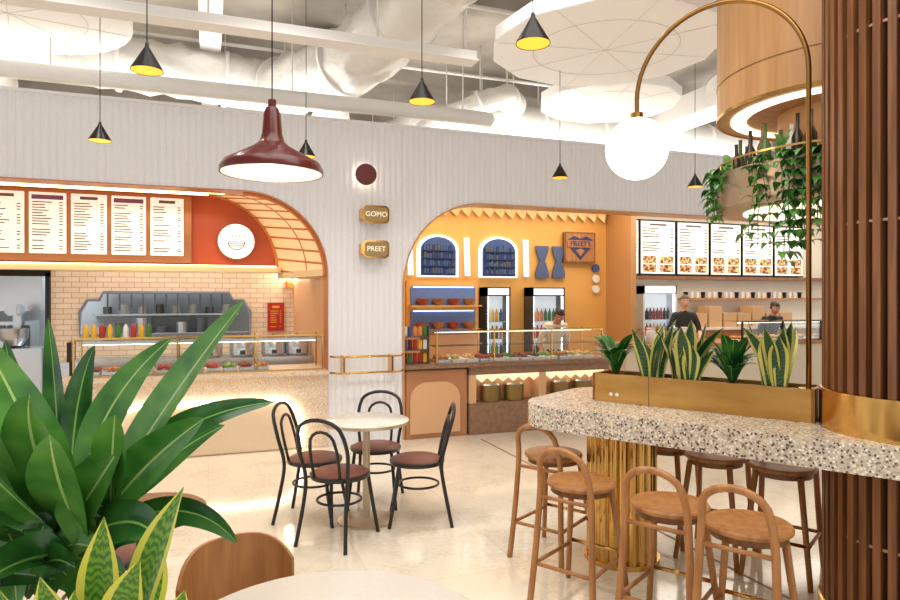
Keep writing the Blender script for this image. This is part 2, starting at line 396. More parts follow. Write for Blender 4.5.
for i in range(3):
    box('fridge_door',-3.38+i*.31,-3.09+i*.31,11.17,11.2,.1,1.25,STEELD,k,.004); box('fridge_handle',-3.14+i*.31,-3.12+i*.31,11.13,11.17,.6,.95,STEEL,k)
lathe('mixer_bowl',[(.0,0),(.12,.02),(.19,.14),(.2,.26),(.185,.26),(.17,.14),(.0,.05)],STEEL,k,(-2.62,10.9,.95))
box('mixer_column',-2.66,-2.56,11.05,11.14,.95,1.5,STEEL,k,.01); box('mixer_head',-2.70,-2.52,10.78,11.14,1.40,1.56,STEEL,k,.03)
for i in range(4): cyl('steel_pan',(-3.2+i*.16,10.85,.945),.07,.12+.05*(i%2),STEEL,k)
box('prep_bench',-3.4,-2.2,10.6,11.15,0,.94,STEEL,k,.01)
d=group('door_1'); box('post_r',-2.11,-2.055,10.35,10.5,0,2.0,BLACK,d); box('head',-3.6,-2.055,10.35,10.5,1.95,2.05,BLACK,d)
box('wall_kitchen_left',-6,-3.6,10.4,10.5,0,3.1,PEACH)
box('wall_kitchen_over_door',-3.6,-2.055,10.4,10.5,2.06,3.1,TILE)
def lines(name,x0,x1,z0,z1,y,parent,m,n=14,head=None):
    vs=[];fs=[];mi=[]; zz=z1-.03; w=x1-x0
    def q(a,b,c,d,k=0):
        i=len(vs); vs.extend([(a,y,c),(b,y,c),(b,y,d),(a,y,d)]); fs.append((i,i+1,i+2,i+3)); mi.append(k)
    q(x0+.025,x1-.025,zz-.05,zz,1) if head else q(x0+w*.25,x0+w*.75,zz-.035,zz)
    zz-=.075
    dz=(zz-z0-.02)/n
    for i in range(n):
        if random.random()<.15: zz-=dz; continue
        l=random.uniform(.3,.55)*w
        q(x0+.03,x0+.03+l,zz-dz*.38,zz); q(x1-.03-w*.1,x1-.03,zz-dz*.38,zz); zz-=dz
    o=mk(name,vs,fs,[m,head or m],parent)
    for p,k in zip(o.data.polygons,mi): p.material_index=k
INKL=mat('menu_text_grey','#6d625c',.7); INKP=mat('menu_purple','#7d5480',.7)
mf=group('menu_board_frame')
box('frame_panel',-3.2,-.19,8.5,8.595,2.07,2.90,mat('bronze_frame','#b0764a',.35,.4),mf,.01)
for i in range(7):
    x1=-.279-i*.412; x0=x1-.362
    b=group('menu_board',((x0+x1)/2,8.465,2.5)); hw=.181
    box('panel',-hw,hw,-.03,.01,-.345,.34,MENU,b,.004); lines('print',-hw,hw,-.34,.34,-.032,b,INKL,18,INKP if i%2 else None)
s=group('round_logo_sign',(.327,8.56,2.354))
cyl('disc',(0,-.05,0),.235,.08,mat('bronze_rim','#a8551f',.3,.4),s,40,'Y'); 
cyl('lightface',(0,-.06,0),.215,.02,mat('sign_lightface','#fff8ee',.3,es=.9),s,40,'Y')
LOGO=mat('logo_bronze','#a8693a',.5)
tube('bowl_mark',[(.10*math.cos(a),-.068,.10*math.sin(a)-.005) for a in [pi+pi*i/14 for i in range(15)]],.007,LOGO,s,6)
for i,(wd) in enumerate((.10,.095,.08,.055)): 
    z=-.005-.022*i; tube('bowl_line',[(-wd,-.068,z),(wd,-.068,z)],.005,LOGO,s,6)
for x in (-.04,0,.04): tube('steam_line',[(x,-.068,.02),(x+.012,-.068,.04),(x-.008,-.068,.06),(x+.006,-.068,.085)],.005,LOGO,s,6)
p=group('wall_poster',(.98,10.36,1.36)); box('poster_panel',-.125,.125,0,.02,-.22,.22,RED,p)
lines('poster_print',-.11,.11,-.2,.2,-.003,p,YELG,8)
sc_=group('wall_sconce',(1.17,10.36,1.83)); cyl('cup',(0,-.06,-.02),.05,.12,ORL,sc_); ball('bulb',(0,-.06,.1),.04,GLOWC,sc_,seg=12); box('backplate',-.03,.03,-.02,.04,-.03,.06,BRASS,sc_)
point('bulb_light',(0,-.13,.15),6,parent=sc_)
# ------------------------------------------------------------------ counter 1
c=group('food_counter')
box('counter_body',-1.32,1.25,7.24,8.0,0,.80,TERC,c,.008)
box('counter_top',-1.36,1.25,7.16,8.05,.80,.85,TERC,c,.01)
niche=rrect(-.93,.95,-.4,.55,.28,(1,1,0,0)); niche=[(a,max(b,.02)) for a,b in niche]
prism('inset_panel',niche,7.225,7.24,mat('inset_beige','#e0c8aa',.5),c,'XZ')
arch=[(.95,.03),(.95,.27)]+[(.67+.28*math.cos(pi/2*i/10),.27+.28*math.sin(pi/2*i/10)) for i in range(1,11)]+[(-.65-.28*math.sin(pi/2*i/10),.27+.28*math.cos(pi/2*i/10)) for i in range(0,11)]+[(-.93,.03)]
tube('led_outline',[(a,7.213,b) for a,b in arch],.016,mat('counter_led','#fff4e0',.5,es=9,ecol='#fff0d8'),c,8)
box('counter_plinth',-1.3,1.25,7.26,7.95,0,.03,BROWN,c)
gl=group('glass_display_case')
for (x0,x1) in ((-1.25,-.3),(-.3,.5),(.5,1.2)):
    box('front_glass',x0+.01,x1-.01,7.32,7.33,.88,1.22,GLASS,gl)
box('top_glass',-1.25,1.2,7.32,7.80,1.22,1.23,GLASS,gl)
for x in (-1.25,-.3,.5,1.2):
    box('post',x-.008,x+.008,7.315,7.335,.85,1.25,BRASS,gl); box('post_back',x-.008,x+.008,7.78,7.80,.85,1.25,BRASS,gl)
box('rail_front',-1.26,1.21,7.305,7.335,1.23,1.25,BRASS,gl); box('rail_low',-1.26,1.21,7.305,7.335,.85,.865,BRASS,gl)
box('heat_lamp_bar',-1.2,1.15,7.5,7.58,1.17,1.2,STEEL,gl); box('heat_led',-1.2,1.15,7.51,7.57,1.165,1.17,GLOWW,gl)
fd=group('food_trays')
cols=['#8b3a1c','#c9792b','#5d7a2c','#d8c27a','#a02c1c','#e0b070','#6d3f1e','#b8402a','#87a046']
for i in range(11):
    x=-1.1+i*.165; box('pan',x-.07,x+.07,7.38,7.74,.85,.90,STEEL,fd,.004)
    fm=mat('food_%d'%(i%9),cols[i%9],.5,bump=.8,bscale=50)
    for j in range(14):
        ball('food',(x+random.uniform(-.05,.05),random.uniform(7.42,7.7),.90+random.uniform(0,.015)),random.uniform(.018,.03),fm,fd,seg=8)
def ricecooker(x,y,z):
    r=group('rice_cooker',(x,y,z)); lathe('body',[(.13,0),(.15,.02),(.15,.17),(.14,.19)],STEEL,r); lathe('lid',[(.145,.19),(.13,.22),(.05,.245),(0,.25)],STEELD,r); ball('knob',(0,0,.26),.018,BLACK,r,seg=10)
    box('switch',-.03,.03,-.16,-.14,.03,.08,BLACK,r)
for x in (.02,.40,.78,1.08): ricecooker(x,8.6,.92)
bbn=group('back_bench'); box('body',-1.6,1.25,8.35,8.95,0,.88,STEEL,bbn,.01); box('worktop',-1.62,1.25,8.33,8.97,.88,.92,STEEL,bbn,.005)
sb=group('sauce_bottles')
for i in range(9):
    x=-1.2+i*.075; m=[YELG,YELG,RED,YELG,GREEN,WHP,RED,YELG,GREEN][i]
    lathe('bottle',[(.026,0),(.028,.01),(.028,.1),(.012,.13),(.006,.145)],m,sb,(x,7.7,1.231),12)
rg=group('cash_register'); box('screen',-1.34,-1.3,7.5,7.75,1.0,1.2,BLACK,rg); box('stand',-1.335,-1.305,7.6,7.65,.85,1.02,BLACK,rg)
rl=group('brass_handrail')
for z in (1.0,.82):
    tube('rail',[(1.27,7.22,z),(1.32,7.1,z),(2.04,7.1,z),(2.1,7.22,z)],.012,BRASS,rl,8)
for x in (1.4,1.95): box('rail_bracket',x-.01,x+.01,7.1,7.28,.81,1.01,BRASS,rl)
ws=group('wall_disc_sconce',(1.663,WY,3.04)); cyl('stem',(0,-.08,0),.03,.09,BRASS,ws,16,'Y'); cyl('disc',(0,-.11,0),.12,.03,MAROON,ws,40,'Y')
cyl('led_ring',(0,-.075,0),.085,.02,GLOWW,ws,32,'Y'); 
def blade(x,z,txt):
    b=group('blade_sign',(x,7.15,z))
    prism('panel',rrect(-.15,.15,-.10,.10,.05),-.015,.015,BRASS,b,'XZ'); prism('face',rrect(-.13,.13,-.08,.08,.04),-.02,.02,mat('sign_face','#a58a5e',.4,.3),b,'XZ')
    text('lettering',txt,(0,-.022,0),.08,mat('sign_letter','#fbeed0',.4,es=.4),b); box('bracket',-.17,-.14,-.02,.12,-.06,.06,BRASS,b)
blade(1.77,2.59,'GOMO'); blade(1.77,2.20,'PREET')
# ------------------------------------------------------------------ shop 2 + 3 shell
g=group('shop_interior_right')
box('ceiling_panel',2.07,12.5,WY+.22,9.7,3.3,3.35,CREAM,g)
box('back_wall_mustard',2.07,6.55,9.6,9.7,0,3.3,YEL,g)
box('back_wall_cream',6.55,12.5,9.6,9.7,0,3.3,mat('cream_wall','#e6dccb',.6),g)
box('partition_fin',6.45,6.56,8.9,9.6,0,3.3,mat('oak_fin','#c08f5c',.5),g)
box('menu_bulkhead',6.56,12.4,9.42,9.6,1.98,2.04,OAKD,g)
vs=[];fs=[];n=22;x0=2.2;dx=(6.45-x0)/n
for i in range(n):
    a=x0+i*dx; j=len(vs)
    vs+= [(a,9.58,3.28),(a+dx,9.58,3.28),(a+dx/2,9.40,3.28),(a+dx/2,9.5,2.93),(a,9.58,3.05),(a+dx,9.58,3.05)]
    fs+= [(j,j+2,j+3,j+4),(j+2,j+1,j+5,j+3)]
mk('pleated_valance',vs,fs,CREAM,g); box('valance_led',2.2,6.4,9.28,9.31,3.26,3.28,GLOWC,g)
def niche_(x):
    b=group('arched_shelf_niche',(x,9.58,2.0)); w=.31
    pts=lambda w,h:[(-w,0),(w,0)]+[(w*math.cos(pi*i/14),h-w*.7+w*.7*math.sin(pi*i/14)) for i in range(15)]
    q=pts(w,.62)
    prism('glow_border',[(a*1.1,bb*1.06-.02) for a,bb in q],-.03,0,mat('niche_glow','#dcefff',.5,es=1.1,ecol='#e6f3ff'),b,'XZ')
    prism('niche_back',[(a*.93,bb*.97) for a,bb in q],-.05,-.02,BLUE,b,'XZ')
    for z in (.02,.14,.26,.38): box('shelf',-.27,.27,-.1,-.04,z,z+.015,BLUED,b)
    for z in (.035,.155,.275,.395):
        for i in range(11): box('book',-.25+i*.045,-.212+i*.045,-.09,-.05,z,z+random.uniform(.06,.09),random.choice([BLUE,BLUED,STEELD]),b)
niche_(3.355); niche_(4.39)
for x in (2.9,3.84,4.88): 
    b=group('wall_light_fin',(x,9.58,2.0)); prism('fin',[(-.03,0),(.05,0),(.03,.6),(-.05,.6)],-.05,-.005,CYAN,b,'XZ')
for x in (5.18,5.49,):
    b=group('wall_ornament',(x,9.58,1.98)); 
    q=[(-.11,0),(.11,0)]+[(.045+.075*abs(math.cos(pi*i/10)),.03+.05*i) for i in range(11)]; q=q+[(-a,z) for a,z in reversed(q[2:])]
    prism('hourglass',q,-.04,-.005,mat('slate_blue','#4c5f88',.5),b,'XZ')
s=group('shop_sign',(5.87,9.56,2.5)); prism('board',rrect(-.30,.30,-.26,.26,.02),-.06,.0,OAKD,s,'XZ')
prism('face',rrect(-.27,.27,-.23,.23,.02),-.065,-.05,OAK,s,'XZ')
prism('crest',[(-.24,.13),(-.12,.19),(0,.15),(.12,.19),(.24,.13),(.20,0),(0,-.21),(-.20,0)],-.075,-.06,BLUED,s,'XZ')
prism('crest_band',rrect(-.25,.25,.0,.12,.02),-.082,-.07,OAK,s,'XZ')
text('lettering',"PREET'S",(0,-.086,.06),.115,BLUED,s)
prism('crest_mark',[(0,-.15),(.09,-.05),(0,-.02),(-.09,-.05)],-.082,-.07,OAK,s,'XZ')
b=group('wall_roundels',(6.22,9.58,1.9))
for z in (0,.18,.36): cyl('disc',(0,-.03,z-.1),.07,.025,WHP if z<.3 else BLUE,b,20,'Y')
sh=group('display_shelf')
box('carcass',2.78,3.95,9.35,9.58,1.10,1.92,YEL,sh,.01)
for z in (1.18,1.54):
    prism('bay',rrect(2.84,3.89,z,z+.29,.05),9.33,9.345,mat('bay_blue','#6484c0',.5),sh,'XZ'); box('bay_led',2.88,3.85,9.31,9.33,z+.27,z+.28,mat('cool_led','#d6e6ff',.5,es=3),sh)
    box('shelf_board',2.8,3.93,9.15,9.34,z-.02,z,YEL,sh)
for i,x in enumerate((3.0,3.25,3.5,3.75)):
    for z in (1.18,1.54): lathe('bowl',[(.04,0),(.09,.07),(.1,.1),(.09,.1),(.0,.03)],OAK if i%2 else mat('red_bowl','#a34a2c',.4),sh,(x,9.24,z),20)
box('lower_cabinet',2.78,3.95,9.3,9.58,0,1.10,PEACH,sh,.01)
FRM=mat('fridge_frame_grey','#4a4d52',.4,.3); FRW=mat('fridge_frame_white','#dfe2e4',.4)
def fridge(x0,x1,y=9.3,h=1.82,seed=1,fm=FRM):
    f=group('drinks_fridge',((x0+x1)/2,y,0)); w=(x1-x0)/2; D=.28
    box('back',-w,w,D-.02,D,0,h,fm,f); box('side_l',-w,-w+.03,0,D,0,h,fm,f); box('side_r',w-.03,w,0,D,0,h,fm,f)
    box('top',-w,w,0,D,h-.14,h,fm,f); box('header_light',-w+.03,w-.03,-.01,0,h-.12,h-.02,mat('fridge_header','#e9eef4',.5,es=.6),f); box('base',-w,w,0,D,0,.15,fm,f)
    for sx in (-1,1): box('inner_led',min(sx*(w-.03),sx*(w-.045)),max(sx*(w-.03),sx*(w-.045)),.02,.04,.15,h-.14,mat('fridge_led','#eaf2ff',.5,es=5,ecol='#eef4ff'),f)
    box('inner_back',-w+.03,w-.03,D-.04,D-.02,.15,h-.14,mat('fridge_liner','#eef3f8',.5,es=.3),f)
    box('door_glass',-w+.03,w-.03,-.005,.005,.15,h-.14,GLASS,f); box('handle',w-.05,w-.035,-.04,-.005,.7,1.2,STEEL,f)
    rr=random.Random(seed); ms=[RED,GREEN,YELG,WHP,BLUE,mat('cola','#3a1c14',.3),ORL]
    z=.2
    while z<h-.35:
        box('shelf',-w+.03,w-.03,.04,D-.04,z-.01,z,STEEL,f); n=int((2*w-.1)/.075); m=rr.choice(ms)
        for i in range(n):
            if i%3==0: m=rr.choice(ms)
            lathe('drink',[(.028,0),(.03,.02),(.03,.13),(.012,.17),(.012,.2)],m,f,(-w+.085+i*.075,.12,z),10)
        z+=.27
fridge(4.06,4.48,seed=2); fridge(4.86,5.46,seed=5); fridge(7.0,7.7,h=1.86,seed=9,fm=FRW)
for i,(a,b_) in enumerate(((6.6,7.02),(7.08,7.8),(7.87,8.55),(8.62,9.3),(9.37,10.08),(10.15,10.85))):
    b=group('menu_board',((a+b_)/2,9.5,2.54)); hw=(b_-a)/2
    box('casing',-hw-.02,hw+.02,-.02,.09,-.49,.49,BLACK,b); box('panel',-hw,hw,-.03,0,-.46,.46,MENU,b)
    lines('print',-hw,hw,-.12,.45,-.033,b,INKL,9)
    for j in range(2):
        for q_ in range(1 if hw<.3 else 2):
            xa=-hw+.04+q_*hw; box('food_picture',xa,xa+(hw*2-.08 if hw<.3 else hw-.08),-.036,-.03,-.43+j*.15,-.30+j*.15,FOODP,b)
# ------------------------------------------------------------------ counter 2
c=group('servery_counter')
box('body_left',2.15,2.92,7.26,8.0,0,.80,PEACHD,c,.01); prism('arch_panel',[(a,max(b,.06)) for a,b in rrect(2.2,2.82,-.3,.66,.2,(1,1,0,0))],7.235,7.262,PEACH,c,'XZ')
box('body_right',2.94,4.92,7.46,8.0,0,.82,PEACH,c,.005)
box('right_plinth',2.94,4.92,7.24,7.5,.0,.38,BROWN,c,.008); box('right_head',2.94,4.92,7.24,7.5,.72,.82,BROWN,c,.006)
box('counter_top',2.13,4.95,7.18,8.05,.82,.86,BROWN,c,.008)
box('niche_end_l',2.94,3.03,7.24,7.46,.38,.72,PEACH,c); box('niche_end_r',4.83,4.92,7.24,7.46,.38,.72,PEACH,c); box('niche_mid',3.88,3.98,7.24,7.46,.38,.72,PEACH,c)
for a,b_ in ((3.03,3.88),(3.98,4.83)):
    n=6; pp=[(a,.72)]; dx=(b_-a)/n
    for i in range(n): pp+= [(a+i*dx+.001,.68),(a+(i+.5)*dx,.63)]
    pp+=[(b_,.68),(b_,.72)]
    prism('zigzag_trim',pp,7.235,7.25,mat('zigzag_glow','#ffe9c4',.5,es=.6,ecol='#ffe2b4'),c,'XZ')
    box('niche_led',a+.02,b_-.02,7.27,7.29,.70,.715,GLOWW,c)
for x in (3.26,3.58,4.24,4.56):
    p=group('metal_pot',(x,7.34,.381)); lathe('pot',[(.12,0),(.13,.02),(.13,.19),(.135,.20)],mat('pot_bronze','#8f7a4a',.3,.7),p,(0,0,0),24); 
    for v in p.children[0].data.vertices: v.co.y*=.75
    o=lathe('lid',[(.135,.20),(.12,.22),(.0,.23)],STEEL,p)
    for v in o.data.vertices: v.co.y*=.75
gl=group('glass_display_case')
for x in (2.55,3.3,4.1,4.85): box('post',x-.008,x+.008,7.3,7.32,.86,1.26,BRASS,gl); box('post_back',x-.008,x+.008,7.8,7.82,.86,1.26,BRASS,gl)
for a,b_ in ((2.55,3.3),(3.3,4.1),(4.1,4.85)): box('front_glass',a+.01,b_-.01,7.305,7.315,.88,1.24,GLASS,gl)
box('top_shelf',2.54,4.86,7.29,7.82,1.24,1.25,GLASS,gl); box('rail',2.54,4.86,7.29,7.31,1.24,1.255,BRASS,gl); box('mid_shelf',2.56,4.84,7.45,7.8,1.06,1.066,GLASS,gl); box('case_led',2.6,4.8,7.5,7.53,1.225,1.235,GLOWW,gl)
fd=group('food_trays')
for i in range(12):
    x=2.68+i*.185; box('pan',x-.08,x+.08,7.4,7.76,.86,.9,WHP if i%3 else STEEL,fd,.004)
    fm=mat('food_%d'%((i*2+1)%9),cols[(i*2+1)%9],.5,bump=.8,bscale=50)
    for j in range(14): ball('food',(x+random.uniform(-.055,.055),random.uniform(7.43,7.72),.905+random.uniform(0,.02)),random.uniform(.02,.032),fm,fd,seg=8)
sn=group('snack_display')
for z in (.861,1.02,1.18): box('rack_shelf',2.16,2.5,7.42,7.75,z,z+.01,STEELD,sn)
for x in (2.165,2.49): box('rack_side',x-.005,x+.005,7.42,7.75,.861,1.32,STEELD,sn)
for z in (.87,1.03,1.19):
    for i in range(5): box('snack_pack',2.18+i*.063,2.23+i*.063,7.46,7.5,z,z+.12,random.choice([RED,YELG,BLUE,GREEN,ORL,WHP,MAROON]),sn,.008)
# counter 3
c=group('bakery_counter')
box('body',5.35,11.5,7.5,8.2,0,.95,mat('beige_front','#dfd0b8',.5),c,.01); box('top',5.33,11.5,7.42,8.25,.95,1.0,OAK,c,.008)
gl=group('pastry_display_case')
for a in (7.5,8.3,9.1,9.9,10.7): box('front_glass',a+.01,a+.79,7.6,7.61,1.0,1.28,GLASS,gl); box('post',a-.012,a+.012,7.59,7.615,1.0,1.30,BLACK,gl)
box('rail',7.5,11.5,7.58,7.62,1.28,1.30,BLACK,gl); box('top_shelf',7.5,11.5,7.6,8.1,1.29,1.30,GLASS,gl); box('case_led',7.52,11.4,7.7,7.72,1.27,1.28,GLOWW,gl)
fd=group('pastry_trays')
for i in range(19):
    x=7.62+i*.2; box('tray',x-.09,x+.09,7.65,8.0,1.0,1.02,WHP,fd)
    for j in range(7): ball('pastry',(x+random.uniform(-.06,.06),random.uniform(7.68,7.95),1.045),.034,mat('pastry','#c98a45',.5),fd,s=(1.2,1,.8),seg=8)
bb=group('cardboard_boxes')
for i in range(7): box('carton',7.95+i*.33,8.24+i*.33,9.15,9.45,1.131,1.38+.12*(i%3==1),mat('carton','#cfa678',.7),bb,.004)
bc=group('back_cabinet'); box('body',7.9,12,9.05,9.58,0,1.09,OAK,bc,.01); box('worktop',7.88,12,9.03,9.58,1.09,1.13,WHP,bc)
sh=group('wall_shelf_with_cups'); box('board',7.95,11.5,9.4,9.58,1.62,1.65,OAK,sh)
for i in range(22): lathe('cup',[(.03,0),(.04,.1),(.042,.11)],WHP if i%3 else BLACK,sh,(8.05+i*.13,9.48,1.65),12)
ck=group('jar_display',(6.2,7.8,1.0))
for i in range(5): lathe('jar',[(.06,0),(.07,.02),(.07,.16),(.05,.19),(.06,.20),(.06,.22)],[OAK,WHP,mat('cookie','#b9854f',.6),STEEL,WHP][i],ck,(-.4+i*.2,0,0),16)
# ------------------------------------------------------------------ people
def person(name,loc,rz,lean,shirt,pants,skin,hair,H=1.7,long_hair=False,apron=None,headturn=0):
    g=group(name,loc,rz); k=H/1.7
    def lp(p):
        v=Vector(p)
        if v.z>.95:
            r=Matrix.Rotation(-lean,3,'X'); v=r@(v-Vector((0,0,.95)))+Vector((0,0,.95))
        return v*k
    arm=lambda sx:[(sx*.165,0,1.39),(sx*.215,.03,1.22),(sx*.235,.06,1.11),(sx*.215,.2,1.06),(sx*.19,.30,1.04)]
    V=[(0,0,.95),(0,.0,1.08),(0,-.005,1.2),(0,0,1.33),(0,0,1.41),(0,.005,1.47),(0,.012,1.54)]
    R=[(.15,.11),(.135,.1),(.145,.105),(.16,.11),(.10,.08),(.055,.055),(.052,.055)]
    E=[(0,1),(1,2),(2,3),(3,4),(4,5),(5,6)]
    for sx in (-1,1):
        b=len(V); V+=[(sx*.15,0,1.385)]+arm(sx)[1:]; R+=[(.07,.07),(.05,.05),(.044,.044),(.036,.036),(.027,.03)]; E+=[(3,b)]+[(b+i,b+i+1) for i in range(4)]
        b=len(V); V+=[(sx*.095,0,.85),(sx*.1,.01,.66),(sx*.1,.02,.5),(sx*.1,0,.3),(sx*.1,-.01,.09),(sx*.105,.12,.045)]
        R+=[(.095,.1),(.078,.08),(.058,.06),(.055,.058),(.04,.042),(.04,.032)]; E+=[(0,b)]+[(b+i,b+i+1) for i in range(5)]
    me=bpy.data.meshes.new('body'); me.from_pydata([lp(v) for v in V],E,[]); o=bpy.data.objects.new('body',me); sc.collection.objects.link(o)
    md=o.modifiers.new('skin','SKIN')
    for i,r in enumerate(R):
        me.skin_vertices[0].data[i].radius=(r[0]*k,r[1]*k)
    me.skin_vertices[0].data[0].use_root=True
    o.modifiers.new('sub','SUBSURF').levels=2; o.modifiers['sub'].render_levels=2
    dg=bpy.context.evaluated_depsgraph_get(); nm=bpy.data.meshes.new_from_object(o.evaluated_get(dg)); bpy.data.objects.remove(o)
    nm.materials.clear()
    for m in (shirt,pants,skin,BLACK): nm.materials.append(m)
    inv=Matrix.Rotation(lean,3,'X')
    for p in nm.polygons:
        p.use_smooth=True; c=p.center/k
        if c.z>.95 or c.y>.16: c=inv@(c-Vector((0,0,.95)))+Vector((0,0,.95))
        mi=0
        if c.z<.1: mi=3
        elif c.z<.93: mi=1
        elif c.z>1.46: mi=2
        elif abs(c.x)>.15 and c.y>.1: mi=2
        p.material_index=mi
    bo=bpy.data.objects.new('body',nm); sc.collection.objects.link(bo); bo.parent=g
    hc=lp((0,.03,1.605)); hr=Matrix.Rotation(headturn,3,'Z')@Matrix.Rotation(-lean*.9,3,'X')
    def H_(v): return hc+hr@(Vector(v)*k)
    bm=bmesh.new(); bmesh.ops.create_uvsphere(bm,u_segments=24,v_segments=16,radius=1)
    for v in bm.verts:
        x,y,z=v.co; tap=1-.28*max(0,-z)
        v.co=H_((x*.074*tap,y*.09*(1-.1*max(0,-z)),z*.112))
    me=bpy.data.meshes.new('head'); bm.to_mesh(me); bm.free(); me.materials.append(skin)
    for p in me.polygons:p.use_smooth=True
    ho=bpy.data.objects.new('head',me); sc.collection.objects.link(ho); ho.parent=g
    ew=mat('eye_white','#f2efe8',.2)
    for sx in (-1,1):
        ball('eye',H_((sx*.03,.078,.008)),.011*k,ew,g,seg=10); ball('pupil',H_((sx*.03,.087,.008)),.005*k,BLACK,g,seg=8)
        ball('ear',H_((sx*.073,-.005,0)),.022*k,skin,g,s=(.4,.8,1.2),seg=10)
        tube('brow',[H_((sx*.045,.075,.028)),H_((sx*.03,.084,.033)),H_((sx*.016,.086,.029))],.004*k,hair,g,6)
    tube('nose',[H_((0,.085,.012)),H_((0,.097,-.012)),H_((0,.1,-.022)),H_((0,.086,-.03))],[.006*k,.009*k,.012*k,.007*k],skin,g,8)
    tube('mouth',[H_((-.022,.076,-.052)),H_((0,.084,-.054)),H_((.022,.076,-.052))],.005*k,mat('lips','#9d5a4c',.4),g,6)
    bm=bmesh.new(); bmesh.ops.create_uvsphere(bm,u_segments=28,v_segments=20,radius=1)
    kill=[v for v in bm.verts if (v.co.y>.35 and v.co.z<.42) or v.co.z<-.35 or (v.co.y>-.05 and v.co.z<0)]
    bmesh.ops.delete(bm,geom=kill,context='VERTS')
    for v in bm.verts:
        n_=noise.noise(v.co*5)*.04+1; v.co=H_((v.co.x*.083*n_,(v.co.y*.1-.006)*n_,(v.co.z*.122+.004)*n_))
    me=bpy.data.meshes.new('hair'); bm.to_mesh(me); bm.free(); me.materials.append(hair)
    for p in me.polygons:p.use_smooth=True
    hh=bpy.data.objects.new('hair',me); sc.collection.objects.link(hh); hh.parent=g
    if long_hair: ball('hair_bun',H_((0,-.1,.05)),.045*k,hair,g,seg=14)
    for sx in (-1,1):
        w=lp((sx*.19,.30,1.04)); f=(Matrix.Rotation(-lean,3,'X')@Vector((-sx*.12,1,-.25))).normalized(); s=Vector((1,0,0)); u=f.cross(s)
        tube('palm',[w-f*.01,w+f*.03*k,w+f*.06*k,w+f*.085*k],[.026*k,.032*k,.036*k,.03*k],skin,g,10)
        for i,(l,o_) in enumerate(((.07,-.027),(.08,-.009),(.075,.009),(.058,.027))):
            b=w+f*.08*k+s*o_*k; tube('finger',[b,b+f*l*.4*k-u*.004,b+f*l*.75*k-Vector((0,0,.016)),b+f*l*.9*k-Vector((0,0,.035))],[.009*k,.0085*k,.008*k,.006*k],skin,g,8)
        b=w+f*.02*k-s*sx*.025*k; tube('thumb',[b,b-s*sx*.025*k+f*.025*k,b-s*sx*.03*k+f*.055*k],[.012*k,.01*k,.007*k],skin,g,8)
    return g
SK1=mat('skin_light','#d9a788',.5); SK2=mat('skin_tan','#b98262',.5); HR=mat('dark_hair','#1f1815',.5)
person('barista_man',(7.40,8.76,0),pi-.5,.08,mat('black_shirt','#26272b',.7),mat('black_trousers','#17171a',.7),SK1,mat('brown_hair','#5a4534',.5),1.68)
person('server_woman',(4.80,8.60,0),pi-.15,.60,mat('cream_blouse','#ddd3c2',.7),mat('dark_trousers','#26242a',.7),SK2,HR,1.6,True)
person('server_woman',(9.25,8.78,0),pi-.3,.32,mat('black_shirt','#26272b',.7),mat('black_trousers','#17171a',.7),SK2,HR,1.6,True)
# ------------------------------------------------------------------ bar table complex
TA=math.atan2(-.854,.52); E_=Vector((.52,-.854,0)); N_=Vector((.854,.52,0))
def TL(s,n,z=0): v=E_*s+N_*n; return Vector((v.x,v.y,z))
bt=group('bar_table',TL(-1,3.93),TA)
R0=.468; cxs=.87
left=[(-1.20+.28+.28*math.cos(a),.53-.28+.28*math.sin(a)) for a in [pi-pi/2*i/8 for i in range(9)]]
topside=left+[(2.3,.53),(2.3,0)]+[(cxs+R0*math.cos(pi*i/24),R0*math.sin(pi*i/24)) for i in range(25)]+[(-1.20,0)]
botside=[(a,-b) for a,b in topside]
prism('terrazzo_top_rear',topside,.862,1.0,TERR,bt); prism('terrazzo_top_front',botside,.862,1.0,TERR,bt)
FL=[(.20,0),(.20,.862)]
lathe('fluted_pedestal',FL,BRASS,bt,(-.707,0,0),320,flute=(20,.09))
cyl('pedestal_base',(-.707,0,0),.235,.03,BRASS,bt,48)
lathe('fluted_pedestal_far',FL,BRASS,bt,(1.9,0,0),320,flute=(20,.09))
col=group('slatted_column',TL(-.13,3.93),0)
cyl('core',(0,0,0),.405,5.2,DARK,col,48)
N=44
vs=[];fs=[]
for i in range(N):
    a=2*pi*i/N; R=Matrix.Rotation(a,3,'Z')
    for (z0,z1) in ((.12,.86),(1.2,5.2)):
        j=len(vs)
        for z in (z0,z1):
            for (x,y) in ((.40,-.017),(.452,-.017),(.452,.017),(.40,.017)): vs.append(R@Vector((x,y,z)))
        fs+=[(j,j+1,j+5,j+4),(j+1,j+2,j+6,j+5),(j+2,j+3,j+7,j+6),(j,j+3,j+2,j+1),(j+4,j+5,j+6,j+7)]
mk('slats',vs,fs,SLAT,col)
lathe('brass_collar',[(.455,.862),(.465,.87),(.465,1.195),(.455,1.2)],BRASS,col,seg=64)
lathe('brass_base',[(.47,0),(.47,.12),(.45,.13)],BRASS,col,seg=64)
for z in (2.0,2.9,.5): lathe('spacer_ring',[(.425,z),(.432,z),(.432,z+.012),(.425,z+.012)],mat('spacer','#c49a78',.4),col,seg=64,ring=True)
pl=group('planter_box',TL(-1.225,3.93,1.0),TA)
L2=.625
box('front',-L2,L2,-.12,-.10,0.001,.175,BRASSP,pl,.002); box('back',-L2,L2,.10,.12,0.001,.175,BRASSP,pl,.002); box('end_l',-L2,-L2+.02,-.12,.12,0.001,.175,BRASSP,pl,.002); box('end_r',L2-.02,L2,-.12,.12,0.001,.175,BRASSP,pl,.002)
box('soil',-L2+.02,L2-.02,-.10,.10,0.005,.15,SOIL,pl); box('seam',-.26,-.256,-.1215,-.12,0.001,.175,OAKD,pl)
for x in (-.50,-.46): cyl('socket',(x,-.122,.05),.011,.004,WHP,pl,16,'Y')
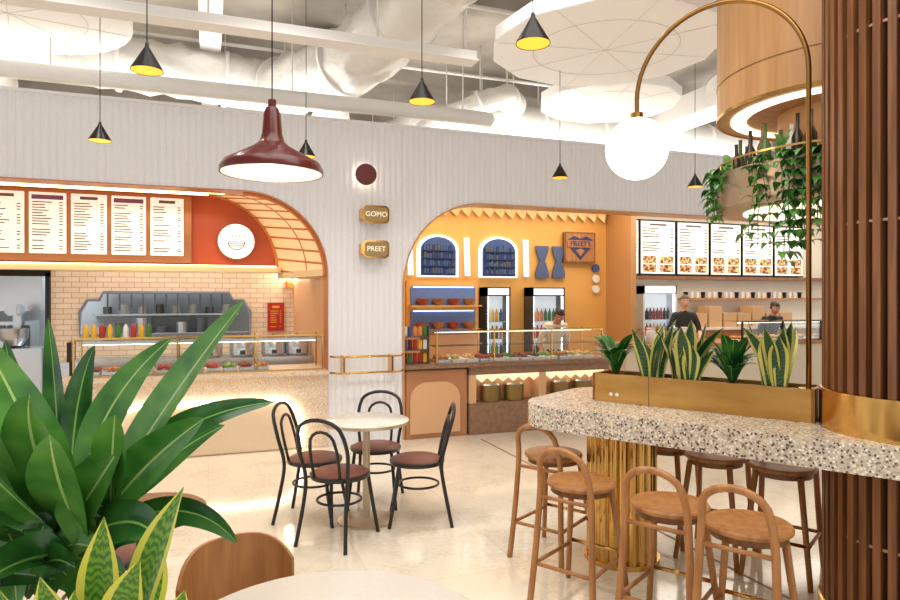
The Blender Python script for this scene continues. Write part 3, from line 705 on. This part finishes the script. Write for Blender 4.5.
def snake(name,loc,n,h,w,m,spread=.07,parent=None,seed=0,lean=.12):
    rr=random.Random(seed); g=group(name,loc); L=LeafB()
    for i in range(n):
        a=rr.uniform(0,2*pi); r=rr.uniform(.01,spread); hh=h*rr.uniform(.55,1.05); b=Vector((r*math.cos(a),r*math.sin(a),0))
        o=Vector((math.cos(a),math.sin(a),0)); t=b+o*hh*rr.uniform(lean,lean*4)+Vector((0,0,hh)); c=b+Vector((0,0,hh*.6))+o*.01
        L.add(b,c,t,w*rr.uniform(.8,1.2),N=(math.cos(a+rr.uniform(-.5,.5))-.4,math.sin(a+rr.uniform(-.5,.5))-.4,.1),fold=.35,prof='snake',tw=rr.uniform(-.8,.8))
    L.build('leaves',m,g); return g
for i,s in enumerate((-1.74,-1.52,-1.30,-1.04,-.80)):
    l=TL(s,3.92+.02*(i%2),1.15)
    if i in (0,3):
        g=group('bird_nest_fern' ,l); L=LeafB(); rr=random.Random(i)
        for j in range(22):
            a=rr.uniform(0,2*pi); h=rr.uniform(.14,.29); o=Vector((math.cos(a),math.sin(a),0)); L.add((0,0,0),o*.06+Vector((0,0,h)),o*rr.uniform(.12,.22)+Vector((0,0,h*rr.uniform(.7,1.1))),.075,N=-o*.6+Vector((0,0,.8)),fold=.2)
        L.build('fronds',LEAF,g)
    else: snake('snake_plant',l,15,.36,.085,SNAKE,seed=i+3,lean=.16)
def stool(p,rz):
    g=group('bar_stool',p,rz)
    lathe('seat',[(.0,.618),(.17,.618),(.185,.628),(.186,.642),(.178,.652),(.15,.648),(0,.640)],OAK,g,seg=36)
    lathe('seat_rim',[(.14,.590),(.165,.592),(.165,.618),(.14,.618)],OAKD,g,seg=32)
    w=.135
    pts=[(-.185,-.235,.0),(-.165,-.205,.3),(-.15,-.185,.6),(-w-.005,-.20,.72)]
    arc=[(-w*math.cos(pi*i/10),-.215-.025*math.sin(pi*i/10),.755+.10*math.sin(pi*i/10)) for i in range(0,11)]
    path=smoothpath(pts,5)+[Vector(q) for q in arc]+[Vector((-q.x,q.y,q.z)) for q in reversed(smoothpath(pts,5))]
    tube('hoop_back_legs',path,.0175,OAK,g,10)
    for sx in (-1,1): tube('front_leg',[(sx*.12,.12,.61),(sx*.185,.2,0)],[.018,.015],OAK,g,10)
    z=.22; q=[(-.17,-.21),(.17,-.21),(.16,.175),(-.16,.175)]
    for i in range(4):
        a=q[i];b=q[(i+1)%4]; zz=z if i!=2 else .24
        tube('foot_rung',[(a[0],a[1],zz),(b[0],b[1],zz)],.011,BRASS if i==2 else OAK,g,8)
    tube('seat_brace',[(-.15,-.19,.58),(.15,-.19,.58)],.011,OAK,g,8)
for p in ((2.10,3.72,0),(1.919,3.095,0),(2.121,2.610,0),(2.259,2.256,0)): stool(p,TA)
for s,n in ((-1.248,4.33),(-.853,4.31),(-.45,4.68),(-1.62,4.47)): stool(TL(s,n),TA+pi)
# arc lamp
al=group('arc_globe_lamp',TL(-1.13,3.94,1.151),TA)
path=[(.48,0,0),(.48,0,1.0),(.48,0,1.735)]+[(.48*math.cos(pi*i/28),0,1.735+.48*math.sin(pi*i/28)) for i in range(1,29)]+[(-.48,0,1.66)]
tube('arc_pole',path,.014,mat('aged_brass','#9c7340',.3,.9),al,12); cyl('cap',(-.48,0,1.62),.04,.04,BRASS,al,20); ball('globe',(-.48,0,1.437),.194,GLOBE,al,seg=40); cyl('base',(.48,0,0),.05,.015,BRASS,al,24)
# hanging drum shelf
DC=(3.985,3.18,0); dr=group('hanging_bar_shelf',DC)
DZ=2.90
lathe('upper_drum',[(.0,DZ),(.70,DZ),(.74,DZ),(.77,DZ),(.77,5.2)],CLAD,dr,seg=96)
for i in range(16):
    a=2*pi*i/16; box('seam',.768,.7725,-.002,.002,DZ,5.2,OAKD,dr); o=dr.children[-1]; o.rotation_euler=(0,0,a)
lathe('drum_trim',[(.765,DZ-.01),(.775,DZ-.01),(.775,DZ+.012),(.765,DZ+.012)],BRASS,dr,seg=96,ring=True)
lathe('band_seam',[(.768,3.12),(.7725,3.12),(.7725,3.128),(.768,3.128)],OAKD,dr,seg=96,ring=True)
lathe('led_soffit_ring',[(.58,DZ-.01),(.68,DZ-.01),(.68,DZ-.002),(.58,DZ-.002)],mat('soft_led','#fff0d0',.5,es=2.2,ecol='#ffe9c8'),dr,seg=64,ring=True)
lathe('inner_core',[(.38,2.42),(.38,DZ)],CLAD,dr,seg=48)
CH=mat('champagne_metal','#b89f86',.3,.75)
lathe('tray',[(0,2.245),(.74,2.245),(.775,2.26),(.775,2.49),(.76,2.50),(.745,2.49),(.745,2.42),(0,2.42)],CH,dr,seg=96)
lathe('tray_led',[(.2,2.235),(.6,2.235),(.6,2.244),(.2,2.244)],mat('soft_led2','#fff4e0',.5,es=1.0,ecol='#fff0d8'),dr,seg=64,ring=True)
lathe('shelf_rail',[(.76,2.56),(.768,2.56),(.768,2.572),(.76,2.572)],BRASS,dr,seg=64,ring=True)
for i in range(24):
    a=2*pi*i/24; cyl('rail_post',(.764*math.cos(a),.764*math.sin(a),2.49),.004,.08,BRASS,dr,6)
rr=random.Random(3)
bo=group('bottles_on_shelf',DC)
for i in range(22):
    a=math.radians(130+i*7.5); r=rr.uniform(.55,.66); m=rr.choice([mat('green_bottle','#4f7236',.15),mat('amber_bottle','#94562a',.15),mat('clear_bottle','#d4dcd7',.1),mat('dark_bottle','#3a3028',.2)]); h=rr.uniform(.26,.4)
    lathe('bottle',[(.032,0),(.035,.01),(.035,h*.6),(.012,h*.75),(.012,h),(.015,h)],m,bo,(r*math.cos(a),r*math.sin(a),2.421),14)
tp=group('trailing_pothos',DC); L=LeafB()
vines=[(rr.uniform(134,150),rr.uniform(.15,.32)) for i in range(7)]+[(rr.uniform(150,180),rr.uniform(.0,.12)) for i in range(5)]+[(rr.uniform(184,232),rr.uniform(.25,.66)) for i in range(24)]+[(rr.uniform(235,290),rr.uniform(.1,.5)) for i in range(7)]
for deg,ln in vines:
    a=math.radians(deg)
    p=Vector((.70*math.cos(a),.70*math.sin(a),2.48)); q=Vector((.80*math.cos(a),.80*math.sin(a),2.515)); pts=[p,q]
    k=int(ln/.06)+1
    for j in range(k):
        last=pts[-1]; pts.append(last+Vector((rr.uniform(-.02,.02),rr.uniform(-.02,.02),-.06)))
    tube('vine',smoothpath(pts,3),.003,POTHOS,tp,5)
    for j in range(len(pts)):
        for _ in range(2):
            b=pts[j]; an=rr.uniform(0,2*pi); o=Vector((math.cos(an),math.sin(an),0)); sz=rr.uniform(.05,.09)
            L.add(b,b+o*sz*.6+Vector((0,0,.03)),b+o*sz+Vector((0,0,-sz*.5)),sz*.75,N=o*.5+Vector((0,0,.8)),fold=.15,n=6,prof='heart')
for i in range(30):
    a=math.radians(rr.choice([rr.uniform(135,150),rr.uniform(190,225),rr.uniform(235,290)])); b=Vector((.71*math.cos(a),.71*math.sin(a),2.45)); an=rr.uniform(0,2*pi); o=Vector((math.cos(an),math.sin(an),0)); h=rr.uniform(.08,.25)
    L.add(b,b+Vector((0,0,h)),b+o*.1+Vector((0,0,h)),.06,N=-o*.5+Vector((0,0,.8)),fold=.15,n=6,prof='heart')
L.build('leaves',POTHOS,tp)
# ------------------------------------------------------------------ dining set
STEM=mat('champagne_stem','#c9b79c',.35,.6)
def rtable(name,loc,r,top,h=.75,stem=STEM):
    g=group(name,loc); lathe('top',[(0,h-.03),(r-.01,h-.03),(r,h-.025),(r,h-.005),(r-.006,h),(0,h)],top,g,seg=64)
    lathe('edge_band',[(r-.002,h-.028),(r+.003,h-.026),(r+.003,h-.006),(r-.002,h-.004)],stem,g,seg=64,ring=True)
    lathe('stem',[(.028,.02),(.028,h-.03)],stem,g,seg=20); lathe('foot',[(.21,0),(.21,.012),(.2,.018),(.03,.03),(.0,.03)],stem,g,seg=48); return g
TX,TY=1.10,4.74
rtable('dining_table',(TX,TY,0),.315,TABLET)
def chair(p,rz):
    g=group('bentwood_chair',p,rz)
    lathe('seat_rim',[(.165,.425),(.2,.425),(.205,.435),(.205,.452),(.19,.458)],BENT,g,seg=36)
    lathe('seat_pad',[(0,.43),(.185,.44),(.19,.458),(.17,.468),(0,.472)],LEATHER,g,seg=36)
    pts=[(-.19,-.25,0),(-.165,-.2,.25),(-.16,-.175,.44),(-.185,-.21,.62),(-.175,-.245,.74)]
    arc=[(-.165*math.cos(pi*i/10),-.255-.02*math.sin(pi*i/10),.765+.09*math.sin(pi*i/10)) for i in range(1,10)]
    sp=smoothpath(pts,5); path=sp+[Vector(q) for q in arc]+[Vector((-q.x,q.y,q.z)) for q in reversed(sp)]
    tube('back_hoop',path,.0135,BENT,g,10)
    pts=[(-.10,-.165,.45),(-.105,-.195,.58),(-.10,-.215,.66)]
    arc=[(-.095*math.cos(pi*i/8),-.225-.01*math.sin(pi*i/8),.685+.085*math.sin(pi*i/8)) for i in range(1,8)]
    sp=smoothpath(pts,4); tube('inner_hoop',sp+[Vector(q) for q in arc]+[Vector((-q.x,q.y,q.z)) for q in reversed(sp)],.011,BENT,g,8)
    for sx in (-1,1): tube('front_leg',smoothpath([(sx*.145,.13,.435),(sx*.165,.155,.25),(sx*.19,.2,0)],4),.0135,BENT,g,10)
    tube('leg_ring',[(.15*math.cos(2*pi*i/28),.15*math.sin(2*pi*i/28)-.01,.27) for i in range(28)],.009,BENT,g,8,closed=True)
T=Vector((TX,TY,0))
def face(p,t=T): d=Vector(t)-Vector(p); return math.atan2(d.y,d.x)-pi/2
for p in ((.85,4.46,0),(.75,4.93,0),(1.27,5.14,0),(1.46,4.63,0)): chair(p,face(p))
rtable('cafe_table',(.30,1.72,0),.44,mat('cream_laminate','#e6e0d6',.3),.75,BLACK)
def plychair(p,rz):
    g=group('plywood_chair',p,rz)
    vs=[];fs=[];n=20;mz=8
    for side,off in ((0,0),(1,.014)):
        for j in range(mz+1):
            for i in range(n+1):
                u=-1+2*i/n; a=u*1.0; R=.235+off
                top=.80-.10*abs(u)**3.5; bot=.52+.04*abs(u)
                z=bot+(top-bot)*j/mz
                vs.append((R*math.sin(a),-R*math.cos(a)*.9-.03*(z-.5),z))
    K=(mz+1)*(n+1)
    for s in (0,1):
        for j in range(mz):
            for i in range(n):
                a=s*K+j*(n+1)+i; fs.append((a,a+1,a+n+2,a+n+1))
    for i in range(n): fs.append((i,i+1,K+i+1,K+i)); a=mz*(n+1)+i; fs.append((a,a+1,K+a+1,K+a))
    for j in range(mz): a=j*(n+1); fs.append((a,a+n+1,K+a+n+1,K+a)); a+=n; fs.append((a,a+n+1,K+a+n+1,K+a))
    mk('curved_back',vs,fs,OAK,g,smooth=True).modifiers.new('es','EDGE_SPLIT')
    prism('seat',rrect(-.21,.21,-.2,.2,.12),.44,.465,OAK,g,bev=.006)
    for sx in (-1,1):
        tube('front_leg',[(sx*.16,.15,.44),(sx*.2,.2,0)],[.018,.013],OAK,g,10)
        tube('back_leg',[(sx*.2,-.24,0),(sx*.165,-.16,.44),(sx*.16,-.175,.6)],[.013,.018,.012],OAK,g,10)
plychair((.14,2.24,0),face((.14,2.24,0),(.328,1.713,0)))
rtable('side_table',(-.26,3.05,0),.25,OAKD,.75,BLACK)
chair((-.47,3.40,0),face((-.47,3.40,0),(-.26,3.05,0)))
# ------------------------------------------------------------------ foreground plants
RZ=-math.radians(20.4)
CAMR=Vector((.9373,-.3486,0)); FW=Vector((.3486,.9373,0))
fp=group('planter_trough',(CAMR*-1.25+FW*1.45),RZ)
box('trough_wall',-.6,.55,-.32,.36,0,.62,OAKD,fp,.01); box('soil',-.58,.53,-.30,.34,.60,.625,SOIL,fp)
bp=group('dracaena_plant',(CAMR*-1.0+FW*1.7+Vector((0,0,.63))),RZ)
for x,y,h in ((-.15,0,.34),(.05,.05,.3),(-.35,.06,.42)): tube('cane',[(x,y,0),(x+.01,y,h*.5),(x,y,h)],.022,mat('cane_bark','#7a6a4a',.8),bp,8)
L=LeafB(); L3=LeafB()
def PX(px,py,dy=0): # plant-local design sheet (lateral, depth, height above soil)
    k=(1.7+dy)/650; return ((px-450)*k+1.0,dy,1.65-(py-298)*k-.63)
spec=[
((95,520),(165,400),(245,300),.12,-.05,-.1,1),
((105,505),(160,412),(274,402),.085,-.1,.05,0),
((80,500),(95,400),(172,338),.095,.1,.1,1),
((70,530),(35,430),(-20,335),.13,-.1,.0,1),
((60,520),(60,420),(48,318),.07,.1,.2,0),
((75,540),(20,440),(30,395),.14,-.2,-.25,1),
((90,540),(130,470),(205,418),.13,-.1,-.2,1),
((105,530),(190,485),(237,543),.07,-.05,-.05,0),
((60,520),(-30,480),(-70,540),.12,-.1,-.1,0),
((50,500),(0,380),(-35,400),.12,.1,.1,0),
((110,530),(112,450),(115,415),.10,-.25,-.3,1),
((85,540),(55,490),(50,435),.14,-.25,-.3,1),
((40,500),(20,420),(5,340),.075,.15,.2,0),
((90,530),(160,440),(190,455),.10,.2,.3,0),
((70,540),(10,500),(-30,450),.13,-.2,-.3,1),
((85,560),(30,540),(-40,600),.12,-.2,-.35,0),
((80,540),(140,500),(160,545),.10,-.25,-.3,0),
((60,530),(90,450),(150,475),.10,0,-.1,0),
((60,540),(100,480),(125,440),.12,-.2,-.25,1),
((20,560),(-20,470),(-10,420),.14,-.1,-.3,1),
((70,520),(70,400),(95,345),.08,.2,.2,0),
((100,520),(170,450),(225,425),.09,.1,.15,0),
]
for b,c,t,w,dc,dt,wh in spec:
    (L3 if wh else L).add(PX(*b,0),PX(*c,dc),PX(*t,dt),w,N=(random.uniform(-.5,.5),-1,random.uniform(.1,.7)),fold=.3,n=18,tw=random.uniform(-.7,.7))
rr=random.Random(11)
for i in range(40):
    bx=rr.uniform(-20,95); b=PX(bx,rr.uniform(530,610),rr.uniform(-.1,.1)); an=rr.uniform(-1.3,.6); ln=rr.uniform(.2,.4)
    dirv=Vector((math.sin(an),rr.uniform(-.5,.4),math.cos(an)*.7)); c=Vector(b)+dirv*ln*.6+Vector((0,0,.05)); t=Vector(b)+dirv*ln+Vector((math.sin(an)*.1,0,-.05-rr.random()*.1))
    (L3 if i%3==0 else L).add(b,c,t,rr.uniform(.06,.10),N=(rr.uniform(-.4,.4),-1,.5),fold=.3,n=12)
L.build('dark_leaves',LEAF,bp); L3.build('light_leaves',LEAF2,bp)
sp=group('variegated_snake_plant',(CAMR*-.78+FW*1.32+Vector((0,0,.63))),RZ); L=LeafB()
def PS(px,py,dy=0):
    k=(1.32+dy)/650; return ((px-450)*k+.78,dy,1.65-(py-298)*k-.63)
for b,c,t,w,dt in (((120,690),(140,580),(184,487),.085,0),((100,690),(100,600),(104,517),.085,-.05),((90,690),(60,640),(40,577),.08,-.08),((125,690),(170,640),(185,590),.08,.05),((110,690),(120,620),(140,560),.09,-.12),((90,700),(20,650),(0,590),.08,0),((100,700),(80,650),(75,590),.09,-.12),((120,690),(150,600),(160,540),.07,.1)):
    L.add(PS(*b),PS(*c,dt/2),PS(*t,dt),w,N=(random.uniform(-.4,.4),-1,.3),fold=.35,n=16,prof='snake',tw=random.uniform(-.6,.6))
L.build('leaves',SNAKEF,sp)
# ------------------------------------------------------------------ pendants
def cord(g,z0,z1): tube('cord',[(0,0,z0),(0,0,z1)],.0035,BLACK,g,6); cyl('ceiling_rose',(0,0,z1-.03),.04,.03,WHP,g,16)
def opencap(o,zmax):
    bm=bmesh.new(); bm.from_mesh(o.data); bmesh.ops.delete(bm,geom=[f for f in bm.faces if len(f.verts)>8 and f.calc_center_median().z<zmax],context='FACES_ONLY'); bm.to_mesh(o.data); bm.free()
def bigpend(p):
    g=group('pendant_lamp',p)
    opencap(lathe('shade',[(.252,0),(.252,.025),(.235,.055),(.09,.135),(.062,.16),(.05,.2),(.042,.3),(.03,.33),(0,.335)],MAROON,g,seg=56),.01)
    lathe('inner_reflector',[(.246,.002),(.2,.055),(.08,.1),(0,.11)],mat('reflector_cream','#f9e8d8',.4,es=.5,ecol='#ffe6cc'),g,seg=48)
    cyl('socket',(0,0,.33),.02,.04,MAROON,g,16); ball('bulb',(0,0,.055),.04,GLOWC,g,seg=16); cord(g,.36,5.2-p[2]); point('bulb_light',(0,0,-.02),10,(1,.9,.75),parent=g)
bigpend((.299,3.356,2.27))
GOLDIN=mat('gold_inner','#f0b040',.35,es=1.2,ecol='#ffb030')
def cone(p):
    g=group('cone_pendant_lamp',p)
    opencap(lathe('shade',[(.09,0),(.088,.01),(.012,.14),(.01,.16),(0,.16)],BLACK,g,seg=36),.005)
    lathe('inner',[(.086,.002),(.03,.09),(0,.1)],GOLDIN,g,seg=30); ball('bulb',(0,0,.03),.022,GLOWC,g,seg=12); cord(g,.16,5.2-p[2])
for x,y in ((1.582,3.016),(-.334,4.157),(1.349,4.169),(-.853,6.148),(.858,6.173),(3.626,6.28),(5.426,6.229)): cone((x,y,2.97))
# ------------------------------------------------------------------ ceiling services
cs=group('sprinkler_pipe'); tube('pipe',smoothpath([(-6,7.6,3.93),(0,7.6,3.93),(3.0,7.6,3.93),(3.35,7.7,3.93),(3.45,8.1,3.93),(3.45,8.6,3.93)],8),.09,WHITEC,cs,16)
for x in (-4,-1.5,.9,3.0): tube('hanger',[(x,7.6,3.93),(x,7.6,5.2)],.008,WHITEC,cs,6)
cb=group('suspended_track'); box('rail',-6,2.5,5.95,6.05,4.0,4.10,WHITEC,cb); box('flange',-6,2.5,5.90,6.10,3.99,4.005,WHITEC,cb)
for x in (-4,-2,0,1.5,2.4): tube('hanger',[(x,6,4.1),(x,6,5.2)],.01,WHITEC,cb,6)
def raft(x,y,z,r,sides=8,rot=0,sx=1):
    g=group('acoustic_raft',(x,y,z),rot)
    RF=mat('raft_white_glow','#fbfaf8',.6,es=.10,ecol='#fffaf2')  # slight emission brightens the panels, though they are no lamps
    prism('panel',[(sx*r*math.cos(2*pi*i/sides),r*math.sin(2*pi*i/sides)) for i in range(sides)],0,.14,RF,g,bev=.01)
    prism('upper_box',[(.6*sx*r*math.cos(2*pi*i/sides),.6*r*math.sin(2*pi*i/sides)) for i in range(sides)],.14,.4,GALV,g)
    lathe('panel_ring_joint',[(.62*r,-.004),(.63*r,-.004),(.63*r,.001),(.62*r,.001)],GALV,g,seg=64,ring=True)
    for i in range(4):
        a=i*pi/4+.2; tube('panel_seam',[(r*.97*math.cos(a),r*.97*math.sin(a),-.001),(-r*.97*math.cos(a),-r*.97*math.sin(a),-.001)],.004,GALV,g,4)
    for a in (0,2,4,6): tube('hanger',[(sx*.5*r*math.cos(a*pi/4),.5*r*math.sin(a*pi/4),.12),(sx*.5*r*math.cos(a*pi/4),.5*r*math.sin(a*pi/4),5.2-z)],.008,WHITEC,g,6)
raft(3.75,5.6,4.15,1.15,12,.4); raft(5.15,7.6,4.3,.95,12,.3); raft(-1.75,7.1,4.3,1.05,40); raft(6.6,6.0,4.2,.9,40,.2)
ew_=group('exposed_ductwork')
def duct(name,pts,r,m,seg=28,rough=None,jn=1.1):
    sp=smoothpath(pts,12); tube(name,sp,r,m,ew_,seg,rough=rough)
    acc=0
    for i in range(1,len(sp)-1):
        acc+=(sp[i]-sp[i-1]).length
        if acc>jn:
            acc=0; d=(sp[i+1]-sp[i-1]).normalized()*.025; tube('duct_joint',[sp[i]-d,sp[i]+d],r+.035,WHITEC,ew_,seg)
            tube('strap',[(sp[i].x,sp[i].y,sp[i].z+r*.9),(sp[i].x,sp[i].y,5.2)],.01,WHITEC,ew_,6)
duct('insulated_duct',[(.2,13.5,4.4),(.5,10.8,4.4),(.9,8.9,4.40),(1.6,7.7,4.5),(2.0,6.3,4.7),(2.2,3.0,4.75)],.38,FOIL,40,(5,.07))
duct('insulated_duct_cross',[(-6,9.0,4.6),(-2.5,8.9,4.6),(-.2,8.9,4.5),(1.0,9.0,4.45)],.32,FOIL,40,(5,.06))
duct('insulated_duct_vertical',[(1.5,8.6,3.9),(1.55,8.62,4.4),(1.5,8.7,5.1)],.25,FOIL,40,(5,.06))
duct('round_duct',[(-3.2,13,4.5),(-2.6,9.8,4.5),(-2.2,6.5,4.75),(-1.6,3.0,4.8)],.24,GALV,jn=.9)
duct('round_duct_right',[(2.7,13.6,4.3),(2.9,10.5,4.3),(3.6,9.3,4.35),(6.5,9.2,4.4),(9.5,9.2,4.4)],.28,GALV,jn=.9)
duct('flex_duct',[(3.0,9.2,4.1),(3.3,8.6,4.25),(3.9,8.4,4.5),(4.4,9.0,4.6)],.16,FOIL,24,(9,.03),jn=.5)
box('rect_run',3.4,9.5,10.2,11.0,4.0,4.5,WHITEC,ew_,.01); box('rect_branch',6.9,7.5,6.9,10.4,4.45,4.8,WHITEC,ew_,.01); box('rect_left',-6,2.0,12.0,12.7,4.2,4.7,WHITEC,ew_,.01)
box('rect_drop',4.6,5.2,9.9,10.2,3.8,4.3,WHITEC,ew_,.01)
for i in range(6): box('flange',3.6+i,3.63+i,10.17,11.03,3.97,4.53,WHITEC,ew_)
for i in range(4): tube('conduit_pipe',[(-6,4.6+i*2.1,4.9),(12,4.6+i*2.1,4.9)],.025,WHITEC,ew_,8)
box('cable_tray',-.1,.15,2.5,13.5,4.78,4.84,WHITEC,ew_)
for i,y in enumerate((3.4,6.9,9.6,12.4)): box('ceiling_joist',-9,16,y,y+.18,4.97,5.2,CEIL)
# ------------------------------------------------------------------ lights
w=bpy.data.worlds.new('world'); sc.world=w; w.use_nodes=True; bg=w.node_tree.nodes['Background']; bg.inputs[0].default_value=(1,.985,.965,1); bg.inputs[1].default_value=.9
W=(1,.96,.91)
area('overhead_fill_area',(0.6,2.0,4.9),3.2,105,W); area('overhead_fill_area',(3.4,1.0,4.9),3.0,85,W)  # added overhead fill out of view, no fitting modelled
for x in (-1.2,.6,2.6,4.6): 
    l=bpy.data.lights.new('track_spot','SPOT'); l.energy=125; l.color=W; l.spot_size=1.9; l.spot_blend=.8; l.shadow_soft_size=.12
    o=bpy.data.objects.new('track_spot',l); sc.collection.objects.link(o); o.location=(x,5.0,4.9)
for x in (-3.5,0.2,3.9,7.6): area('hidden_ceiling_fill',(x,8.6,3.68),3.2,42,(1,.98,.95),rot=(pi,0,0),sy=1.6)  # unseen uplights added behind the shopfront wall to brighten the ceiling
for x in (-2,2,6): area('hidden_ceiling_fill',(x,11.8,3.6),3.0,28,(1,.97,.93),rot=(pi,0,0))  # further added uplights, out of view, lifting the rear ceiling
# shops
for x in (-3.2,-.6): area('shop_downlight',(x,7.95,2.72),1.6,9,(1,.8,.56),sy=.5)
area('shop_downlight',(-.4,9.5,3.05),2.6,34,(1,.92,.8),sy=.8)
area('kitchen_light',(-1.2,11.5,3.05),2.5,60,(.88,.94,1),sy=.8)
area('kitchen_light',(-2.8,10.9,3.05),1.0,12,(.9,.95,1),sy=.6)
area('shop_downlight',(3.4,8.5,3.25),2.0,28,(1,.86,.64),sy=1.2)
area('shop_downlight',(5.4,8.5,3.25),1.6,24,(1,.88,.7),sy=1.2)
for x in (7.6,10.2): area('shop_downlight',(x,8.5,3.25),2.2,36,(1,.94,.85),sy=1.2)
point('shelf_light',(3.75,2.65,2.78),1.5,(1,.85,.65),.05)
point('halo_light',(1.663,7.19,3.04),1.4,(1,.95,.88),.1)
sc.view_settings.view_transform='Standard'; sc.view_settings.look='None'; sc.view_settings.exposure=.27
